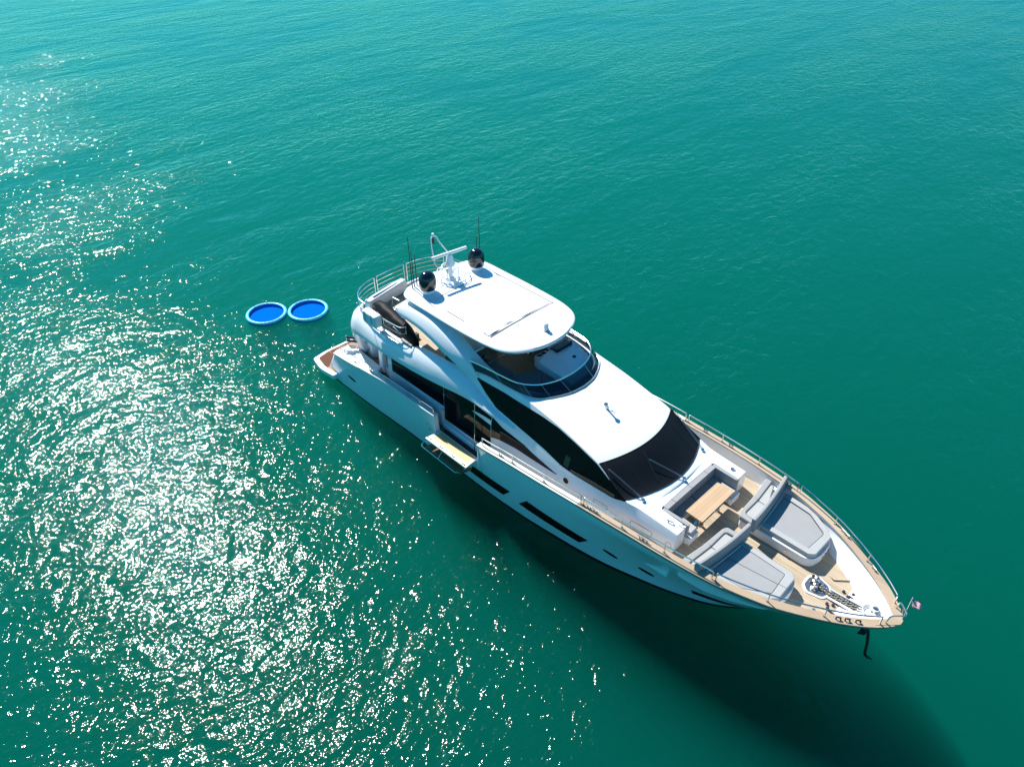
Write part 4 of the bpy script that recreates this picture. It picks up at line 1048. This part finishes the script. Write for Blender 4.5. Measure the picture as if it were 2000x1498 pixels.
def sun_lounger(side, label):
    o = thing("sun_lounger", (22.1, side * 1.4, 2.77), label, "sun lounger", "moulded sun loungers on the foredeck")
    Y = lambda pts: [(x, side * y) for x, y in (pts if side > 0 else pts)]
    base = [(20.92, .38), (23.2, .42), (23.42, .55), (23.52, .9), (23.5, 1.52), (23.2, 1.86), (22.4, 2.28), (21.6, 2.58), (20.7, 2.68), (20.62, 2.3), (20.78, 1.4)]
    mb = MB(); mb.prism(rpoly(Y(base), .12, 4), 2.766, 3.13)
    b = put("base", mb, 'gel_matt', o, bevel=.03, segs=3, angle=50)
    for x, y in ((21.35, .36), (22.6, .385)):
        mb = MB(); mb.tube([(x, side * (y + .05), 2.98), (x, side * (y - .012), 2.98)], .03, 10); put("courtesy_light", mb, 'steel', b)
    if side > 0:
        for x, y in ((23.50, 1.0), (23.51, 1.2), (23.5, 1.4)):
            mb = MB(); mb.tube([(x - .05, y, 2.97), (x + .04, y, 2.97)], .016, 8); put("socket", mb, 'blackmat', b)
    # mattress: inner panels with a rolled border on three sides
    xa = lambda y: 21.62 - .12 * ((y - .5) / 1.7) ** 2     # aft edge follows the curved backrest
    inn = [(xa(.66) + .0, .66), (23.12, .68), (23.19, 1.58), (22.5, 2.02), (xa(2.1), 2.1)]
    aft = [(xa(y), y) for y in frange(2.1, .66, 8)]
    soft("mattress", Y(inn[1:-1] + aft), 3.12, 3.27, 'fabric', o, .035, .03, 3)
    bord = [(xa(.5), .48), (23.24, .50), (23.40, .64), (23.42, 1.6), (23.2, 1.84), (22.5, 2.24), (xa(2.3), 2.32), (xa(2.12), 2.13), (22.5, 2.04), (23.15, 1.64), (23.20, 1.57), (23.13, .70), (xa(.67), .672)]
    mb = MB(); mb.prism(rpoly(Y(bord), .035, 4), 3.12, 3.30); bo = put("mattress_border", mb, 'fabric_light', o, bevel=.05, segs=4, angle=60)
    z = 3.274
    if side < 0:
        welt("piping", [(x, side * y, z) for x, y in ((21.56, 1.38), (22.4, 1.26), (23.15, 1.15))], .007, bo)
        welt("piping", [(x, side * y, z + .028) for x, y in ((23.17, 1.15), (23.41, 1.12))], .006, bo)
    welt("piping", [(x, side * y, z + .01) for x, y in rpoly([(xa(.66), .665), (23.125, .69), (23.19, 1.57), (22.5, 2.03), (xa(2.1), 2.11)], .03, 3)][:-4], .006, bo)
    # aft-facing seat, its bolster and the curved backrest between
    soft("seat_cushion", Y([(20.86, .58), (21.38, .56), (21.36, 1.3), (21.02, 2.35), (20.86, 2.35), (20.92, 1.5)]), 3.12, 3.25, 'fabric_light', o, .04, .03, 3)
    bol = [(20.92, .34), (21.46, .32), (21.46, .50), (21.06, .54), (20.99, .62), (20.99, 1.4), (20.88, 2.5), (20.64, 2.46), (20.78, 1.5), (20.84, .5)]
    soft("front_bolster", Y(bol), 3.10, 3.30, 'fabric', o, .06, .06, 4)
    welt("piping", [(20.84, side * 1.36, 3.29), (21.0, side * 1.38, 3.305)], .008, o)
    welt("piping", [(21.0, side * 1.38, 3.262), (21.36, side * 1.36, 3.262)], .006, o)
    fr = [(21.56 - .24 * ((y - .1) / 2.4) ** 1.8 if y > .1 else 21.56, y) for y in frange(.12, 2.62, 14)]
    mb = MB(); rings = []
    for (x, y) in fr:
        rings.append([(x + px - .06 - (pz - 3.46) * .06, side * y, pz) for px, pz in rpoly([(-.065, 3.18), (.065, 3.18), (.065, 3.735), (-.065, 3.735)], .045, 4)])
    mb.loft(rings); put("backrest", mb, 'fabric', o, angle=50, wn=True)
    mb = MB(); mb.tube([(x + .06, side * y, 3.27) for x, y in fr[1:-1]], .02, 6); put("backrest_trim", mb, 'gel', o)
    mb = MB(); mb.lathe([(.075, 0), (.075, .015), (.055, .02)], (20.78, side * 2.58, 3.135), 14); put("cup_holder", mb, 'blackmat', o)
    return o
sun_lounger(-1, "sun lounger with a centre-seamed grey mattress, nearer the flush starboard rail and black hull windows")
sun_lounger(1, "sun lounger with one unseamed grey mattress, beside the white inner bulwark")

# ------------------------------------------------------------------ anchor gear at the bow
mb = MB(); well = rpoly([(23.52, -.22), (23.52, .22), (23.74, .42), (24.2, .30), (24.30, .16), (24.30, -.16), (24.2, -.30), (23.74, -.42)], .1)
mb.prism(well, 2.765, 2.80); wl = put("anchor_locker", mb, 'gel', yacht, bevel=.012)
mb = MB(); mb.prism([(23.92 + (x - 23.92) * .84, y * .84) for x, y in well], 2.802, 2.806); put("locker_floor", mb, 'steel_dull', wl)
for y, x in ((-.12, 23.88), (.13, 23.80)):
    mb = MB(); mb.lathe([(.11, 0), (.11, .05), (.06, .08), (.055, .14), (.085, .17), (.07, .21), (.02, .24)], (x, y, 2.806), 18); wd = put("anchor_windlass", mb, 'steel_dull', wl)
    mb = MB(); mb.tube([(x, y, 2.9), (x - .16, y + .06, 2.93)], .045, 10); put("windlass_motor", mb, 'blackmat', wd)
for k in range(7):
    mb = MB(); a = rnd.uniform(0, 6.28); x, y = 23.95 + rnd.uniform(-.2, .22), rnd.uniform(-.2, .2)
    mb.tube([(x, y, 2.82), (x + .12 * math.cos(a), y + .12 * math.sin(a), 2.85 + rnd.uniform(0, .08))], rnd.uniform(.018, .035), 8); put("windlass_fitting", mb, rnd.choice(['steel', 'blackmat', 'rust']), wl)
mb = MB(); mb.tube([(24.25, .17, 2.80), (25.42, .17, 2.93)], .035, 8); put("channel_side", mb, 'steel', yacht)
mb = MB(); mb.tube([(24.25, -.13, 2.80), (25.42, -.13, 2.93)], .035, 8); put("channel_side", mb, 'gel', yacht)
mb = MB(); mb.prism([(24.25, -.11), (25.45, -.11), (25.45, .15), (24.25, .15)], 2.775, lambda x, y: 2.79 if x < 25 else 2.93); put("chain_channel", mb, 'blackmat', yacht)
def chain(name, pts, r, mat, parent, link=.09):
    mb = MB(); P = smooth_path(pts, 10); L = [0]
    for a, b in zip(P[:-1], P[1:]): L.append(L[-1] + (b - a).length)
    n = int(L[-1] / link)
    for i in range(n):
        t = (i + .5) / n * L[-1]; k = next(j for j in range(1, len(L)) if L[j] >= t)
        c = P[k - 1].lerp(P[k], (t - L[k - 1]) / (L[k] - L[k - 1])); d = (P[k] - P[k - 1]).normalized()
        u = d.orthogonal().normalized(); u = Matrix.Rotation(math.pi / 2 * (i % 2), 3, d) @ u
        mb.tube([c + d * link * .66 * math.cos(a) + u * link * .36 * math.sin(a) for a in [2 * math.pi * q / 10 for q in range(10)]], r, 5, closed=True)
    return put(name, mb, mat, parent)
for y in (-.03, .07):
    chain("deck_chain", [(24.0, y, 2.88), (24.4, y, 2.84), (25.0, y, 2.90), (25.42, y, 2.95)], .014, 'rust', yacht, .075)
for x, y in ((24.55, .42), (24.72, .33), (24.80, .52), (24.40, -.34), (24.55, -.26), (24.48, -.46)):
    mb = MB(); mb.lathe([(.045, 0), (.045, .05), (.02, .06)], (x, y, 2.768), 12); put("foot_switch", mb, 'navy', yacht)
for x, y in ((24.85, .38), (24.62, -.52)):
    mb = MB(); mb.tube([(x - .12, y, 2.80), (x + .12, y - .02, 2.80)], .022, 8); mb.tube([(x, y, 2.765), (x, y, 2.80)], .03, 8); put("chain_stopper", mb, 'blackmat', yacht)
for x, y in ((24.15, .62), (24.22, -.78)):
    mb = MB(); mb.lathe([(.045, 0), (.045, .008)], (x, y, 2.766), 14); put("deck_filler", mb, 'steel_dull', yacht)
# mooring cleats and fairleads on the cap
def cleat(s, side, inset=.1, mat='steel', L=.16):
    x, y, z = hull_pt(s, 1); x2, y2, _ = hull_pt(s + .1, 1); d = Vector((x2 - x, side * (y2 - y), 0)).normalized(); c = Vector((x, side * (y - inset), z + .05))
    mb = MB(); mb.tube([c - d * L + Vector((0, 0, .10)), c + Vector((0, 0, .085)), c + d * L + Vector((0, 0, .10))], [.016, .024, .016], 8)
    for k in (-.06, .06): mb.tube([c + d * k, c + d * k + Vector((0, 0, .09))], .02, 8)
    put("mooring_cleat", mb, mat, yacht)
for s in (13.3, 17.35, 17.6, 19.35, 19.5, 24.95, 25.15, 25.38): cleat(s, -1, mat='steel_dull' if s < 24 else 'blackmat', L=.05 if s > 24 else .14)
for s in (17.9, 19.0, 21.4, 23.6, 23.75, 24.9): cleat(s, 1, mat='steel_dull', L=.1)
# oval hawse opening low on the port bulwark
def inner_bulwark(s, z): 
    x, y, zz = hull_pt(s, min(1, z / itp(s, ZS))); return Vector((x, min(y - .22, y * .6 + .2), z))
s_, z_ = 25.5, 3.08
mb = MB(); ring = []
for k in range(24):
    a = 2 * math.pi * k / 24; ds = .17 * math.copysign(abs(math.cos(a)) ** .6, math.cos(a)); dz = .075 * math.copysign(abs(math.sin(a)) ** .8, math.sin(a))
    s = s_ + ds; zs = itp(s, ZS); y = hull_pt(s, 1)[1]; th = min(.2, y * .45); x1 = hull_pt(s, 1)[0]
    ring.append((x1, y - th - .018 - .02 * (zs - (z_ + dz)) / .66, z_ + dz))
c = sum((Vector(p) for p in ring), Vector()) / 24
mb.v = ring + [c]; mb.f = [(k, (k + 1) % 24, 24) for k in range(24)]
put("hawse_hole", mb, M['bed'], yacht)
# capstan coil and deck plate in the eyes of the bow
mb = MB(); mb.lathe([(.10, 0), (.09, .03), (.055, .06), (.05, .15), (.09, .19), (.085, .22), (.02, .23)], (25.52, .17, 2.99), 18); put("capstan", mb, 'steel', yacht)
co = MB(); pts = []
for i in range(110):
    a = i * .32; pts.append((25.37 + (.10 + .0006 * i) * math.cos(a), .12 + (.13 + .0006 * i) * math.sin(a), 2.99 + .00045 * i))
co.tube(pts, .014, 6); rc = put("rope_coil", co, 'rope'); tag(rc, "coil of pale mooring rope on the white bow plate by the capstan", "rope")
# anchor pocket and hanging chain
hull_panel("anchor_pocket", [(25.05, .86), (25.62, .86), (25.5, .55), (25.3, .62)], 'boot', 6, .014)
mb = MB(); mb.prism([(25.44, -.50), (25.62, -.40), (25.66, -.15), (25.54, -.10), (25.46, -.2)], 2.58, 2.62); mb.tube([(25.3, -.2, 2.75), (25.6, -.25, 2.6)], .05, 8)
an = put("bow_anchor", mb, 'boot', yacht, bevel=.01)
ac = chain("anchor_chain", [(25.56, -.22, 2.62), (25.62, .05, 2.3), (25.70, .62, 1.1), (25.75, 1.13, 0), (25.95, 1.35, -.3)], .02, 'chain', None, .11)
tag(ac, "dark anchor chain hanging from the bow into the water", "anchor chain")
# flag
FT = (26.16, .24, 4.28)
fp = MB(); fp.tube([(26.2, 0.10, 3.46), FT], [.016, .012], 8); fp.sphere(FT, .022, 6)
put("flagstaff", fp, 'steel', yacht)
fl = thing("ensign", (26.24, .27, 4.0), "small striped red and white flag with a navy canton at the bow", "flag")
p0 = Vector((26.2, 0.06, 3.46)).lerp(Vector(FT), .92); ud = Vector((.80, .45, -.12)).normalized(); vd = Vector((.5, -.6, -.6)).normalized()
FW, FH = .26, .18
def fpt(u, v): return p0 + ud * (u * FW) + vd * (v * FH) + Vector((.3, -.9, .1)) * (.035 * math.sin(u * 9 + v * 2) * u)
for k in range(13):
    u0 = .42 if k < 7 else 0.0
    mb = MB(); mb.grid([[fpt(u0 + (1 - u0) * i / 10, (k + j) / 13) for j in range(2)] for i in range(11)]); put("stripe", mb, 'flag_red' if k % 2 == 0 else 'flag_white', fl)
mb = MB(); mb.grid([[fpt(.42 * i / 6, 7 / 13 * j / 4) for j in range(5)] for i in range(7)]); cn = put("canton", mb, 'flag_blue', fl)
for i in range(5):
    for j in range(4):
        mb = MB(); c = fpt(.42 * (i + .5) / 5, 7 / 13 * (j + .5) / 4); n = ud.cross(vd)
        for sgn in (1, -1):
            mb.add([c + n * .004 * sgn + ud * .008 * math.cos(a) + vd * .008 * math.sin(a) for a in [2 * math.pi * q / 6 for q in range(6)]], [tuple(range(6))])
        put("star", mb, 'flag_white', cn, smooth=False)

# ------------------------------------------------------------------ floating ring pools
def ring_pool(cx, cy, rot, label):
    o = thing("inflatable_ring", (cx, cy, 0), label, "inflatable pool", "round inflatable pools floating off the stern")
    R0, r = .985, .095
    mb = MB(); P = []
    for i in range(64):
        a = 2 * math.pi * i / 64 + rot; ring = []
        for k in range(18):
            b = 2 * math.pi * k / 18; rr = R0 + r * math.cos(b); ring.append((cx + rr * math.cos(a), cy + rr * math.sin(a), .12 + r * .9 * math.sin(b)))
        P.append(ring)
    mb.grid(P, cu=True, cv=True); put("tube", mb, 'cyan', o, angle=180)
    mb = MB(); P = []
    for i in range(64):
        a = 2 * math.pi * i / 64; P.append([(cx + rr * math.cos(a), cy + rr * math.sin(a), z) for rr, z in ((R0 - r * .90, .17), (R0 - r * 1.02, .11), (R0 - r * .95, .045))])
    mb.grid(P, cu=True); put("inner_wall", mb, 'blue', o)
    mb = MB()
    rows = []
    for q in range(9):
        rr = (R0 - r * .85) * q / 8; rows.append([(cx + max(rr, .001) * math.cos(2 * math.pi * i / 48), cy + max(rr, .001) * math.sin(2 * math.pi * i / 48), .035 ) for i in range(48)])
    mb.grid(rows, cv=True); put("pool_floor", mb, 'blue', o)
    mb = MB(); P = []
    for i in range(64):
        a = 2 * math.pi * i / 64; P.append([(cx + rr * math.cos(a), cy + rr * math.sin(a), z) for rr, z in ((R0 + r * 1.005, .09), (R0 + r * .86, .0))])
    mb.grid(P, cu=True); put("outer_band", mb, 'blue', o)
    return o
def ring_text(o, cx, cy, word, a0, step, h):
    """letters laid flat round the top of the ring, each stroke a thin bar"""
    G = {'S': [(1,1,0,1),(0,1,0,.5),(0,.5,1,.5),(1,.5,1,0),(1,0,0,0)], 'U': [(0,1,0,0),(0,0,1,0),(1,0,1,1)], 'N': [(0,0,0,1),(0,1,1,0),(1,0,1,1)], 'C': [(1,1,0,1),(0,1,0,0),(0,0,1,0)], 'H': [(0,0,0,1),(1,0,1,1),(0,.5,1,.5)], 'I': [(.5,0,.5,1)], 'L': [(0,1,0,0),(0,0,1,0)], 'E': [(1,1,0,1),(0,1,0,0),(0,0,1,0),(0,.5,.8,.5)], 'K': [(0,0,0,1),(0,.45,1,1),(.3,.6,1,0)], 'R': [(0,0,0,1),(0,1,1,1),(1,1,1,.5),(1,.5,0,.5),(.4,.5,1,0)]}
    for i, chx in enumerate(word):
        a = a0 + step * i; rad = Vector((math.cos(a), math.sin(a), 0)); tan = Vector((rad.y, -rad.x, 0)); c = Vector((cx, cy, .228)) + rad * .965
        mb = MB()
        for x0, y0, x1, y1 in G[chx]:
            p = c + tan * ((x0 - .5) * h * .7) + rad * ((y0 - .5) * h); q = c + tan * ((x1 - .5) * h * .7) + rad * ((y1 - .5) * h)
            mb.tube([p, q], .006, 4)
        put("letter", mb, 'ink', o)
r1 = ring_pool(-5.58, -2.51, 0, "cyan rimmed blue inflatable ring pool, the one farther from the yacht's stern")
r2 = ring_pool(-4.32, -.72, 0, "cyan rimmed blue inflatable ring pool, the one nearer the yacht's stern")
for (cx, cy), o in (((-5.58, -2.51), r1), ((-4.32, -.72), r2)):
    ring_text(o, cx, cy, "SUNCHILL", R(190), R(-10.5), .13)
    ring_text(o, cx, cy, "SUNCHILL", R(10), R(-10.5), .13)
